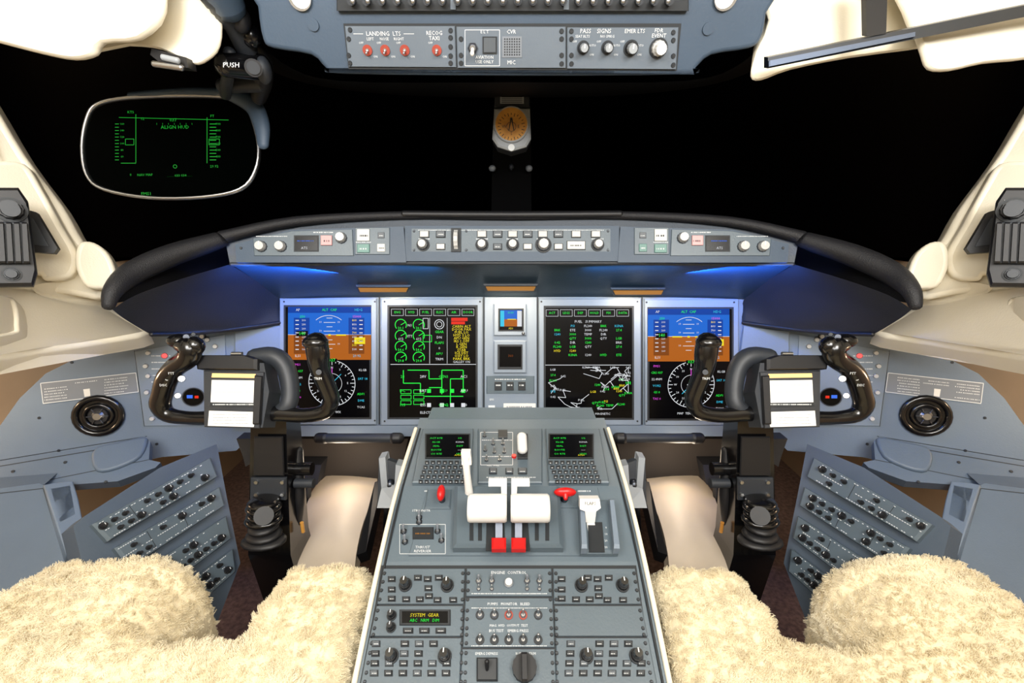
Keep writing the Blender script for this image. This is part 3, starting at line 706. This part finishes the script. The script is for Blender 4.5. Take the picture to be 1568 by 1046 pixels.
b.toggle(OJ,724,74,8,M['dmetal'],M['white'],-.8); b.frame(OJ,712,46,765,101,.9,M['line'],.0005)
b.rect(OJ,739,56,761,82,.002,M['seam']); b.rect(OJ,741,58,759,80,.003,M['btn'])
b.text(OJ,'AVIATION',742,88,4.4,M['line']); b.text(OJ,'USE ONLY',742,95,4.4,M['line']); b.text(OJ,'CVR',783,49,5.5,M['line']); b.text(OJ,'MIC',783,96,5.5,M['line']); b.text(OJ,'E L T',742,49,4.4,M['line'],.0007)
b.rect(OJ,769,56,799,88,.001,M['placard'])
for i in range(7):
    for j in range(7): b.disc(OJ,773+i*3.7,60+j*4,1.2,M['seam'],.0014,8)
for x in (893,930): b.knob(OJ,x,73,7.5,.016,M['dark'],M['silver'])
b.knob(OJ,966,74,9,.016,M['rub'],M['silver']); b.knob(OJ,1008,74,11,.018,M['knobw'],M['white'],False)
b.text(OJ,'PASS    SIGNS',912,48,6,M['line']); b.text(OJ,'EMER LTS',972,48,5.5,M['line']); b.text(OJ,'FDR',1009,47,5.5,M['line']); b.text(OJ,'EVENT',1009,55,5.5,M['line'])
b.text(OJ,'SEAT BLTS',892,56,3.6,M['line']); b.text(OJ,'NO SMKG',930,56,3.6,M['line'])
for x in (893,930,966):
    for dx,dy,t in ((-13,-10,'OFF'),(14,-4,'AUTO'),(13,10,'ON')): b.text(OJ,t,x+dx,74+dy,3.0,M['line'])
b.rect(OI,518,-40,1052,17,.008,M['seam'],.001)
for i in range(22):
    x = 540+i*23; b.cyl(OI.hit(x,2,.008),OI.n,.005,.010,M['dark'],n=12); b.sph(OI.hit(x,2,.018),.0035,.0035,.0035,M['metal'])
for x in (695,866): b.rect(OI,x-4,-30,x+4,15,.010,M['overin'])
for x,y in ((480,38),(1084,44)): b.cyl(OI.hit(x,y,0),OI.n,.0075,.002,M['over'],n=24); b.screw(OI,x,y,4.5,M['dark'])
for x in (460,1110):
    b.cyl(OI.hit(x,-4,0),OI.n,.015,.004,M['metal'],n=24); b.cyl(OI.hit(x,-4,.004),OI.n,.012,.001,E['lamp'],n=24)
b.obj()
b = MB('windshield_header')
b.grid([[P(x,y,d) for x,y,d in r] for r in (both([(380,40,.70),(430,95,.70),(520,124,.70),(784,126,.70)]),both([(400,100,.95),(470,128,.95),(600,145,.95),(784,150,.95)]),both([(400,96,1.0),(470,122,1.0),(600,138,1.0),(784,140,1.0)]))], M['post'])
b.obj()
b = MB('windshield_center_post')
b.ext([P(757,115,.98),P(812,115,.98),P(814,335,1.25),P(752,335,1.25)], Vector((0,.05,.02)), M['post'])
for x,y in ((754,258),(810,258),(783,256)): b.sph(P(x,y,1.13),.009 if x!=783 else .006,.009,.008,M['placard' if x!=783 else 'dark'])
b.obj()
b = MB('magnetic_compass')
CF = Fr(P(755,128,.93),P(815,128,.93),P(755,235,.945))
b.plate(CF,[(759,130),(810,130),(812,180),(813,212),(806,226),(783,233),(762,226),(754,212),(756,180)],-.03,M['dark'])
b.plate(CF,[(760,131),(809,131),(811,166),(757,166)],.006,M['dark'],.002); b.rect(CF,766,136,802,161,.008,M['silver'],.001)
for i in range(9): b.flat(CF,768,137.5+i*2.7,800,138.5+i*2.7,M['seam'],.0083)
c = CF.hit(783,194); k = CF.k(783,194)
b.plate(CF,[(757,168),(811,168),(813,214),(806,226),(783,233),(762,226),(754,214)],.008,M['silver'],.003)
b.cyl(c,CF.n,28*k,.014,M['silver'],r2=26*k,n=32); b.cyl(c,CF.n,24*k,.0145,M['gold'],n=32)
F3 = Fr(CF.hit(755,128,.0146),CF.hit(815,128,.0146),CF.hit(755,235,.0146))
for i in range(24):
    a = i*pi/12; b.line(F3,783+21*cos(a),194+21*sin(a),783+(16 if i%2 else 18)*cos(a),194+(16 if i%2 else 18)*sin(a),1,M['seam'],.0005)
for i,t in enumerate('N E S W'.split()):
    a = i*pi/2-pi/2; b.text(F3,t,783+11*cos(a),194+11*sin(a),5,M['seam'],.0005)
b.line(F3,783,180,779,200,1.4,M['seam'],.0006); b.line(F3,783,180,787,200,1.4,M['seam'],.0006); b.arc(F3,783,194,7,.7,M['seam'],.0006)
for x in (765,801): b.screw(CF,x,222,3,M['silver'])
b.disc(CF,783,226,5,M['line'],.009)
b.obj()

# ================================================================= HUD
HF = Fr(P(127,150,.80),P(400,150,.84),P(127,305,.80))
b = MB('head_up_display')
out = [(150,160),(196,150),(290,147),(362,152),(382,172),(396,222),(391,262),(368,290),(310,302),(230,303),(160,290),(134,268),(127,225),(134,182)]
o2 = catmull(out,4,True)
b.tube([(HF.hit(x,y),.0032) for x,y in o2],M['metal'],n=8,k=1,closed=True,ref=HF.n,ell=1.6)
gm = bpy.data.materials.new('combiner_glass'); gm.use_nodes = True
nt = gm.node_tree; pb = nt.nodes['Principled BSDF']; pb.inputs['Base Color'].default_value=(.002,.004,.003,1); pb.inputs['Alpha'].default_value=.12; pb.inputs['Roughness'].default_value=.05; pb.inputs['Specular IOR Level'].default_value=.02
b.add([HF.hit(x,y) for x,y in o2],[list(range(len(o2)))],gm)
G = E['hg']; o=.001
b.text(HF,'ALIGN HUD',268,195,5.5,G,o); b.text(HF,'FMS1',224,297,5,G,o)
b.frame(HF,192,213,205,222,.8,G,o); b.frame(HF,320,213,336,222,.8,G,o)
for i in range(12):
    y=190+i*5; b.line(HF,176,y,182,y,.9,G,o); b.line(HF,321,y,331,y,1.1,G,o)
    if i%2==0: b.text(HF,str(160-i*10),187,y,3,G,o); b.text(HF,str(900-i*50),334,y,3.5,G,o)
b.line(HF,208,175,208,250,.9,G,o); b.line(HF,185,250,208,250,.9,G,o); b.line(HF,317,180,317,250,.9,G,o); b.line(HF,182,180,350,184,.8,G,o)
b.text(HF,'KTS',200,172,4,G,o); b.text(HF,'FT',325,178,4,G,o); b.text(HF,'12',218,182,4,G,o); b.text(HF,'037',265,184,5,G,o)
for i in range(7): b.text(HF,'I',240+i*9,190,3,G,o)
b.arc(HF,268,255,2.5,.8,G,o); b.text(HF,'NAV MAP',222,268,3.8,G,o); b.text(HF,'. . . . 033 034 . . .',275,269,3.8,G,o); b.text(HF,'29.92',328,255,4,G,o); b.text(HF,'0',200,268,4,G,o)
b.tube([(HF.hit(200,147),.006),(HF.hit(280,142),.008),(HF.hit(350,143),.009)],M['over'],n=10)
b.tube([(HF.hit(345,142,.004),.010),(HF.hit(385,160,.004),.016),(HF.hit(400,190,.004),.015),(HF.hit(403,222,.004),.010)],M['over'],n=12,ell=.7)
T = lambda pts, mt, **kw: b.tube([(P(x,y,d),r) for x,y,d,r in pts], mt, **kw)
T([(300,-40,.60,.018),(335,0,.62,.020),(358,40,.66,.014),(378,75,.70,.016)],M['dark'],n=16)
T([(330,-30,.60,.026),(350,10,.63,.022)],M['over'],k=1,n=18)
T([(388,70,.71,.014),(400,95,.73,.017),(402,125,.76,.015),(396,150,.80,.012)],M['rub'],n=14)
T([(352,80,.69,.009),(348,120,.72,.009),(345,145,.78,.009)],M['dark'],n=12)
T([(342,100,.68,.016),(400,103,.72,.019)],M['gloss'],k=1,n=18)
T([(340,132,.76,.011),(400,128,.76,.013)],M['dark'],k=1,n=14)
b.sph(P(384,55,.68),.016,.016,.016,M['gloss']); b.sph(P(368,30,.65),.014,.014,.018,M['rub'])
c = P(388,104,.685); n=(CAM-c).normalized(); b.cyl(c,n,.012,.01,M['rub'],n=20); b.cyl(c+n*.01,n,.009,.003,M['dark'],n=20)
b.sph(P(404,108,.71),.012,.012,.020,M['dark'])
TF = Fr(P(330,90,.655),P(385,90,.655),P(330,110,.655)); b.text(TF,'PUSH',354,100,8,M['line'],.0)
b.tube([(P(318,70,.66),.003),(P(330,82,.68),.003),(P(345,95,.70),.003)],M['rub'],n=6)
b.obj()

# ================================================================= UPPER TRIM (cream)
b = MB('trim_1')
nn = Vector((.3,-.65,-.7))
b.mold([P(x,y,.64) for x,y in ((100,-90),(330,-90),(340,20),(338,70),(320,92),(296,98),(250,76),(200,70),(120,70))], nn, .05, .006, M['cream'])
b.mold([P(x,y,.60) for x,y in ((-90,-90),(150,-90),(240,-60),(256,20),(220,60),(165,66),(152,84),(120,91),(70,82),(0,64),(-90,40))], nn, .05, .010, M['cream'])
b.obj()
b = MB('visor_bracket')
b.ext([P(232,74,.62),P(285,88,.62),P(288,104,.62),P(250,100,.62),P(230,84,.62)],Vector((0,.02,0)),M['rub'],.002)
b.tube([(P(236,98,.615),.004),(P(278,104,.615),.004)],M['metal'],k=1,n=10); b.tube([(P(250,88,.61),.004),(P(272,93,.61),.004)],M['silver'],k=1,n=8)
b.obj()
b = MB('trim_2')
nn = Vector((-.3,-.65,-.7))
b.mold([P(x,y,.64) for x,y in ((1182,-90),(1650,-90),(1650,60),(1560,40),(1430,70),(1300,88),(1210,106),(1165,122),(1149,116),(1158,80),(1176,30))], nn, .05, .006, M['cream'])
b.mold([P(x,y,.60) for x,y in ((1360,-90),(1650,-90),(1650,70),(1568,90),(1500,97),(1450,108),(1418,106),(1408,84),(1400,60),(1380,20))], nn, .04, .008, M['cream'])
b.obj()
b = MB('sun_visor_rail')
def bar(pts,mt,vec): b.ext([P(*p) for p in pts],vec,mt,.001)
bar([(1176,88,.585),(1570,8,.565),(1650,-8,.56),(1650,10,.56),(1570,26,.565),(1176,105,.585)],M['dmetal'],Vector((0,.012,.004)))
bar([(1176,94,.583),(1400,50,.573),(1400,57,.573),(1176,103,.583)],M['bmetal'],Vector((0,-.003,0)))
bar([(1325,-40,.575),(1360,-40,.575),(1357,52,.575),(1327,56,.575)],M['rub'],Vector((0,.01,.004)))
b.obj()

# ================================================================= PEDESTAL
prof = [(640,1.085),(657,1.05),(745,.885),(860,.763),(1046,.641),(1160,.585)]
PP = [P(784,y,d) for y,d in prof]; HWp = .22
b = MB('center_pedestal')
for i in range(len(PP)-1):
    a,c = PP[i],PP[i+1]
    vs = [Vector((sx*HWp,p.y,p.z)) for p in (a,c) for sx in (-1,1)]
    b.add(vs,[[0,1,3,2]],M['ped'])
    for sx in (-1,1): b.add([Vector((sx*HWp,a.y,a.z)),Vector((sx*HWp,c.y,c.z)),Vector((sx*HWp*.9,c.y,0)),Vector((sx*HWp*.9,a.y,0))],[[0,1,2,3]],M['ped'])
for e in (0,-1): b.add([Vector((-HWp,PP[e].y,PP[e].z)),Vector((HWp,PP[e].y,PP[e].z)),Vector((HWp*.9,PP[e].y,0)),Vector((-HWp*.9,PP[e].y,0))],[[0,1,2,3]],M['ped'])
b.ext([Vector((-.2,PP[0].y-.005,PP[0].z+.0)),Vector((.2,PP[0].y-.005,PP[0].z)),Vector((.2,PP[0].y+.06,PP[0].z+.0)),Vector((-.2,PP[0].y+.06,PP[0].z))],Vector((0,0,-.05)),M['ped'])
for sx in (-1,1):
    b.tube([(Vector((sx*(HWp+.002),p.y,p.z+.001)),.0042) for p in PP[1:]],M['cream'],n=8,k=3)
    b.tube([(Vector((sx*(HWp-.008),p.y,p.z+.001)),.002) for p in PP[1:]],M['seam'],n=6,k=3)
F1 = Fr(PP[1],PP[1]+RT,PP[2]); F2p = Fr(PP[2],PP[2]+RT,PP[3]); F3p = Fr(PP[3],PP[3]+RT,PP[4])
b.rect(F1,732,659,830,742,.006,M['ped2'],.002)
G1 = Fr(F1.hit(732,659,.006),F1.hit(830,659,.006),F1.hit(732,742,.006))
for x,y in ((742,668),(755,680),(770,680),(743,690),(757,693),(772,693),(745,705),(765,705)): b.toggle(G1,x,y,3.4)
b.rect(G1,763,660,777,672,.004,M['btnd'],.001); b.btn(G1,800,722,12,7); b.btn(G1,780,722,10,7); b.btn(G1,755,722,10,7)
b.text(G1,'FEEL  PULL',755,713,3,M['line']); b.scrib(G1,738,674,785,M['line'],.001,1.3); b.scrib(G1,738,699,785,M['line'],.001,1.3); b.scrib(G1,745,731,820,M['line'],.001,1.4)
b.cyl(G1.hit(787,700),G1.n,.005,.005,M['red'],n=14)
b.frame(G1,736,662,785,712,.7,M['line'],.0005)
b.plate(F2p,[(655,748),(915,748),(940,852),(626,852)],.003,M['ped'],.001)
b.plate(F2p,[(697,752),(856,752),(862,846),(694,846)],.020,M['ped2'],.006,.003)
G2 = Fr(F2p.hit(700,760,.023),F2p.hit(850,760,.023),F2p.hit(700,840,.023))
b.plate(G2,[(745,796),(772,796),(774,844),(744,844)],.001,M['seam']); b.plate(G2,[(783,796),(808,796),(812,844),(783,844)],.001,M['seam'])
for x in (722,735,822,838): b.rect(G2,x-3,800,x+3,828,.001,M['btnd'])
G3 = Fr(F2p.hit(600,760,.003),F2p.hit(700,760,.003),F2p.hit(600,840,.003))
for x,y in ((642,793),(618,814),(670,814),(676,828),(642,800),(620,830)): b.toggle(G3,x,y,5,M['dmetal'],M['placard'])
b.rect(G3,632,808,664,826,.003,M['seam'],.001); b.text(G3,'THRUST',647,838,4.5,M['line']); b.text(G3,'REVERSER',647,844,4.5,M['line']); b.scrib(G3,636,817,660,E['amb'],.0036,2)
b.text(G3,'STBY INSTR',645,782,4,M['line']); b.frame(G3,612,803,682,848,.7,M['line'],.0006)
b.scrib(G3,650,752,690,M['line'],.001,2); b.scrib(G3,868,752,905,M['line'],.001,2)
b.plate(F2p,[(655,752),(692,752),(690,782),(650,782)],.008,M['ped2'],.003); b.plate(F2p,[(846,752),(884,752),(888,780),(848,780)],.008,M['ped2'],.003)
def mod(q,h=.004): b.plate(F3p,q,h,M['ped2'],.001)
b.plate(F3p,[(584,866),(974,866),(1003,1060),(555,1060)],.0006,M['seam'])
mods = [[(588,872),(712,872),(710,926),(578,926)],[(577,929),(709,929),(708,975),(567,975)],[(566,978),(707,978),(704,1052),(552,1052)],
 [(715,872),(844,872),(845,914),(714,914)],[(713,917),(846,917),(849,992),(709,992)],[(708,995),(849,995),(852,1052),(705,1052)],
 [(847,872),(972,872),(981,926),(848,926)],[(849,929),(982,929),(991,975),(850,975)],[(851,978),(992,978),(1006,1052),(852,1052)]]
for q in mods: mod(q)
G4 = Fr(F3p.hit(588,872,.004),F3p.hit(712,872,.004),F3p.hit(588,926,.004))
for y in (878,891,904,918,935,948,962,972,985,1000,1015,1030,1044):
    t = (y-860)/186
    for x in (592-34*t, 709-3*t, 718-6*t, 841+6*t, 851+2*t, 968+30*t): b.screw(G4,x,y,2.8)
for (x,y,r) in ((621,896,8),(685,897,8),(890,897,8),(953,897,8)): b.knob(G4,x,y,r,.022,M['rub'],M['gloss'])
for x0 in (600,860):
    for (dx,dy) in ((0,-12),(0,4),(0,18),(22,19),(43,19),(55,-12),(56,2),(57,14),(40,-14),(94,20),(70,20),(72,-14)):
        b.btn(G4,x0+dx,899+dy,10,7,M['btnd'],.004)
b.knob(G4,600,943,6,.016); b.knob(G4,599,961,6,.016)
b.rect(G4,612,934,690,958,.003,M['seam'],.001); b.rect(G4,616,937,686,955,.0034,M['scr']); b.text(G4,'SYSTEM  GEAR',650,942,5,E['y'],.004); b.text(G4,'ABC   NRM   DIM',650,950,4.4,E['g'],.004)
for x in (625,650,675): b.btn(G4,x,966,14,7,M['btnd'],.004)
for x0,sg in ((600,1),(898,1)):
    for r_ in range(4):
        for c_ in range(6):
            x = x0-24+c_*22-r_; y = 986+r_*15
            if (c_,r_) in ((1,1),(1,0),(4,1),(5,1),(5,0)): continue
            b.btn(G4,x,y,11,8,M['btnd' if (c_+r_)%3 else 'btn'],.004)
for x in (600,681,898,974): b.knob(G4,x,1005,8.5,.022,M['rub'],M['gloss'])
b.text(G4,'ENGINE  CONTROL',779,877,4.5,M['line'])
for x in (733,753,807,826): b.toggle(G4,x,890,5,M['dmetal'],M['placard']); b.toggle(G4,x,902,3.4)
b.cyl(G4.hit(779,893),G4.n,.0075,.003,M['placard'],n=18); b.cyl(G4.hit(779,893,.003),G4.n,.0055,.007,M['white'],n=16)
for y in (942,980):
    for x in (735,757,779,801,824):
        b.cyl(G4.hit(x,y),G4.n,.0066,.0015,M['ored' if y==942 and x in (779,801) else 'seam'],n=18); b.toggle(G4,x,y,5,M['dmetal'],M['metal'])
b.text(G4,'PUMPS   MONITOR   BLEED',779,925,4,M['line']); b.text(G4,'MAG  HYD  OUTPUT  TEST',779,958,3.6,M['line']); b.text(G4,'BUS TEST    EMERG PRESS',779,966,4,M['line'])
b.scrib(G4,722,909,838,M['line'],.001,1.4); b.scrib(G4,722,931,838,M['line'],.001,1.2); b.scrib(G4,722,989,838,M['line'],.001,1.4)
b.text(G4,'EMERG DEPRESS',745,1001,3.6,M['line']); b.text(G4,'RUDDER TRIM',805,1001,3.6,M['line'])
b.rect(G4,730,1008,762,1044,.006,M['btnd'],.002); b.toggle(G4,746,1028,9,M['dmetal'],M['rub'])
b.cyl(G4.hit(803,1024),G4.n,.0175,.012,M['rub'],n=28,kn=.04)
p = G4.hit(803,1024,.012); b.ext([p-G4.u*.004-G4.v*.017,p+G4.u*.004-G4.v*.017,p+G4.u*.004+G4.v*.017,p-G4.u*.004+G4.v*.017],G4.n*.014,M['rub'],.002)
b.obj()
for xs in (0, 190):
    b = MB('flight_management_keypad')
    q = [(648,661),(725,661),(722,744),(632,744)] if not xs else [(835,661),(917,661),(932,744),(840,744)]
    b.plate(F1,q,.010,M['ped2'],.002)
    K = Fr(F1.hit(*q[0],.010),F1.hit(*q[1],.010),F1.hit(*q[3],.010))
    x0,x1 = (652,719) if not xs else (841,908)
    b.rect(K,x0-1,665,x1+1,703,.002,M['seam']); b.rect(K,x0+1,667,x1-1,701,.0024,M['scr'])
    for i in range(5):
        b.text(K,['ACT RTE','KLGB','SEAL','ROUTE','CO RTE'][i],x0+16,671+i*6,3.6,E['g'],.003); b.text(K,['1/2','KSNA','DIST','----','LEGS'][i],x1-15,671+i*6,3.6,E['gw'[i%2]],.003)
    b.text(K,'A750',x1-18,697,3.5,E['y'],.003)
    for r_ in range(5):
        sh = (-2.2 if not xs else 2.4)*r_
        for c_ in range(8):
            b.btn(K,x0+2+c_*9.1+sh*1.1,709+r_*7.3,6.3,4.6,M['btnd'],.003,False,False)
            b.flat(K,x0+1+c_*9.1+sh*1.1,708.6+r_*7.3,x0+2.6+c_*9.1+sh*1.1,709.6+r_*7.3,M['line'],.0034)
    b.obj()
b = MB('thrust_lever_quadrant')
for x0,x1 in ((717,776),(782,841)):
    a = P(x0,778,.775); c = P(x1,778,.775)
    b.cyl(a+RT*.003,RT,.0235,(c-a).length-.006,M['white'],n=40)
    b.cyl(a,RT,.0215,.003,M['white'],r2=.0235,n=40); b.cyl(c-RT*.003,RT,.0235,.003,M['white'],r2=.0215,n=40)
    xc = 764 if x0 < 750 else 794
    foot = G2.hit(xc,835,0); hub = P(xc,785,.785)
    w = Vector((.006,0,0))
    b.ext([hub-w,hub+w,foot+w,foot-w],Vector((0,.02,-.004)),M['dmetal'],.001)
    b.ext([G2.hit(xc-11,829,.004),G2.hit(xc+11,829,.004),G2.hit(xc+11,846,.004),G2.hit(xc-11,846,.004)],G2.n*.014,M['red'],.003)
    sg = 1 if x0<750 else -1; X = lambda v: 779.5+sg*(v-779.5)
    b.ext([P(X(748),737,.80),P(X(776),737,.80),P(X(776),765,.79),P(X(768),765,.79),P(X(768),745,.80),P(X(748),745,.80)],Vector((0,.012,.0)),M['white'],.002)
    b.ext([P(xc-3,790,.79),P(xc+3,790,.79),P(xc+3,830,.80),P(xc-3,830,.80)],Vector((0,.01,0)),M['metal'])
b.obj()
b = MB('spoiler_lever')
b.tube([(P(713,700,.82),.0075),(P(715,725,.83),.0065),(P(719,760,.85),.008)],M['white'],n=12,ell=.8)
b.ext([P(706,692,.82),P(720,692,.82),P(722,712,.82),P(707,712,.82)],Vector((0,.014,.0)),M['white'],.003)
b.obj()
b = MB('engine_run_handle'); c = F2p.hit(677,766,.01); b.cyl(c,F2p.n,.006,.02,M['dmetal']); b.sph(c+F2p.n*.022,.0075,.012,.016,M['red'],axes=(RT,F2p.n,F2p.v)); b.obj()
b = MB('engine_run_handle'); c = F2p.hit(864,765,.01); b.cyl(c,F2p.n,.007,.02,M['dmetal']); b.sph(c+F2p.n*.022,.021,.010,.008,M['red'],axes=(RT,F2p.n,F2p.v)); b.tube([(c+F2p.n*.024,.006),(c+F2p.n*.02-F2p.v*.012,.004)],M['red'],k=1); b.obj()
b = MB('landing_gear_handle'); c = F1.hit(800,690,.006)
b.rect(F1,792,668,808,706,.008,M['seam'],.001,.002)
b.tube([(c,.005),(P(799,668,.97),.006)],M['metal'],k=1); b.tube([(P(799,668,.955),.0105),(P(800,689,.945),.0105)],M['white'],k=1,n=18)
b.obj()
b = MB('flap_lever')
b.plate(F2p,[(884,770),(936,770),(946,852),(888,852)],.012,M['ped2'],.004,.003)
for xa,xb in ((886,889),(931,938)):
    q = [F2p.hit(xa,772,.014),F2p.hit(xa+7,772,.014),F2p.hit(xb+9,848,.014),F2p.hit(xb,848,.014)]
    b.ext(q,F2p.n*.02,M['panel'],.004)
b.plate(F2p,[(900,800),(922,800),(926,846),(902,846)],.001,M['seam'],0,.0155)
for i in range(4): b.text(F2p,str(i*10),928,808+i*10,3.4,M['line'],.0165)
b.ext([P(888,764,.80),P(918,764,.80),P(920,778,.795),P(913,783,.795),P(911,800,.80),P(897,800,.80),P(896,783,.795),P(888,780,.795)],Vector((0,.018,-.004)),M['white'],.003)
TF = Fr(P(888,764,.7985),P(918,764,.7985),P(888,780,.793)); b.text(TF,'FLAPS',904,771,5,M['seam'],.0045)
hub = P(904,798,.805); foot = F2p.hit(908,822,.014); w = Vector((.007,0,0)); b.ext([hub-w,hub+w,foot+w,foot-w],Vector((0,.012,0)),M['white'],.001)
b.obj()

# ================================================================= SEATS
def sdbox(x,y,cx,cy,hx,hy,r):
    qx,qy = abs(x-cx)-hx+r, abs(y-cy)-hy+r
    return math.hypot(max(qx,0),max(qy,0))+min(max(qx,qy),0)-r
from collections import Counter
for m in (False, True):
    def sd(x,y):
        main = sdbox(x,y,.53,.30,.290,.262,.05)
        l1 = sdbox(x,y,.330-.15*max(0,y-.6),.52,.098,.170,.06)
        l2 = sdbox(x,y,.685,.52,.137,.172,.055)
        return min(main,l1,l2)
    b = MB('pilot_seat', m)
    st = .0075; vs = []; idx = {}; fs = []
    for i in range(90):
        for j in range(96):
            x = .215+i*st; y = .04+j*st; d = -sd(x,y)
            if d < -.006: continue
            t = min(max(d/.05,0),1); z = .41+.088*math.sqrt(max(0,1-(1-t)**2))
            z += .020*noise.noise(Vector((x*7,y*7,3+m)))+.010*noise.noise(Vector((x*18,y*18,1)))+.007*noise.noise(Vector((x*55,y*55,2)))-.022*math.exp(-((x-.50)/.10)**2)*(y<.64)
            if x > .53: z += .02*min(1,(x-.53)/.1)
            idx[i,j] = len(vs); vs.append(Vector((-x,y,z)))
    for (i,j) in idx:
        if all(k in idx for k in ((i+1,j),(i,j+1),(i+1,j+1))): fs.append([idx[i,j],idx[i+1,j],idx[i+1,j+1],idx[i,j+1]])
    b.add(vs,fs,M['woolb'],True)
    ec = Counter()
    for f in fs:
        for a in range(4): ec[tuple(sorted((f[a],f[(a+1)%4])))] += 1
    for (a,c),n_ in ec.items():
        if n_ == 1: b.add([vs[a],vs[c],vs[c]-Vector((0,0,.09)),vs[a]-Vector((0,0,.09))],[[0,1,2,3]],M['woolb'],True)
    rows = []
    for k_ in range(7):
        z = .42+k_*.11; hw = .27-.012*k_
        rows.append([Vector((-.53+hw*cos(a),-.05-.015*k_+.06*sin(a),z)) for a in [pi*2*t/12 for t in range(13)]])
    b.grid(rows,M['woolb'],k=2,kc=2)
    o = b.obj(); o.data.materials.append(M['wool'])
    ps = o.modifiers.new('wool','PARTICLE_SYSTEM'); s_ = ps.particle_system.settings
    s_.type='HAIR'; s_.count=16000; s_.hair_length=.0048; s_.hair_step=4; s_.render_step=3; s_.emit_from='FACE'
    s_.use_advanced_hair=True; s_.factor_random=.0015
    s_.child_type='INTERPOLATED'; s_.rendered_child_count=12; s_.clump_factor=.5; s_.clump_shape=.2
    s_.roughness_2=.004; s_.roughness_2_size=1.0; s_.roughness_endpoint=.003; s_.roughness_1=.003; s_.roughness_1_size=.2
    s_.root_radius=1.0; s_.tip_radius=.5; s_.radius_scale=.0009; s_.material=len(o.data.materials)
    s_.kink='CURL'; s_.kink_amplitude=.001; s_.kink_frequency=2
    base = MB('seat_base', m)
    base.ext([Vector((-x,y,.02)) for x,y in ((.30,.10),(.76,.10),(.76,.60),(.60,.62),(.56,.52),(.46,.52),(.40,.62),(.30,.60))],Vector((0,0,.37)),M['dark'],.01)
    base.ext([Vector((-x,y,.0)) for x,y in ((.34,.05),(.72,.05),(.72,.55),(.34,.55))],Vector((0,0,.03)),M['dmetal'],.005)
    base.obj(parent=o)

# ================================================================= LIGHTS
def area(name, loc, tgt, sx, sy, e, col=(1,1,1)):
    l = bpy.data.lights.new(name,'AREA'); l.shape='RECTANGLE'; l.size=sx; l.size_y=sy; l.energy=e; l.color=col
    o = bpy.data.objects.new(name,l); bpy.context.scene.collection.objects.link(o); o.location = loc
    o.rotation_euler = (Vector(tgt)-Vector(loc)).to_track_quat('-Z','Y').to_euler(); return o
def point(name, loc, e, col, r=.02):
    l = bpy.data.lights.new(name,'POINT'); l.energy=e; l.color=col; l.shadow_soft_size=r
    o = bpy.data.objects.new(name,l); bpy.context.scene.collection.objects.link(o); o.location = loc; return o
area('dome_light_rear',(0,-.55,1.55),(0,1,.85),1.3,.4,26,(1,.99,.97))
area('dome_light_left',(-.45,-.1,1.5),(-.85,.6,.8),.4,.3,8.5,(1,.97,.92))
area('dome_light_right',(.45,-.1,1.5),(.85,.6,.8),.4,.3,8.5,(1,.97,.92))
for s in (-1,1):
    X = lambda x: 784+s*(784-x)
    area('flood_blue',P(X(450),419,1.0),P(X(440),440,1.12),.22,.012,1.5,(.03,.2,1))
    area('flood_blue_inner',P(X(600),419,1.01),P(X(610),438,1.12),.20,.01,.22,(.06,.4,1))
    point('footwell_light',P(X(520),700,1.2),.75,(1,.82,.62),.03)
    point('wall_wash',Vector((s*1.2,.78,.80)),2.4,(1,.72,.45),.03)
for x,y in ((587,441),(782,439),(977,445)):
    area('glareshield_flood',P(x,y+5,1.10),P(x,600,1.2),.1,.01,.5,(1,.8,.55))

w = bpy.data.worlds.new('night'); bpy.context.scene.world = w; w.use_nodes = True
w.node_tree.nodes['Background'].inputs['Color'].default_value = (0,0,0,1); w.node_tree.nodes['Background'].inputs['Strength'].default_value = 0
cam = bpy.data.cameras.new('camera'); cam.lens = 36*FP/1568; cam.sensor_width = 36; cam.clip_start = .01
co = bpy.data.objects.new('camera',cam); bpy.context.scene.collection.objects.link(co)
co.location = CAM; co.rotation_euler = (pi/2-PITCH,0,0); bpy.context.scene.camera = co
bpy.context.scene.view_settings.view_transform = 'Standard'
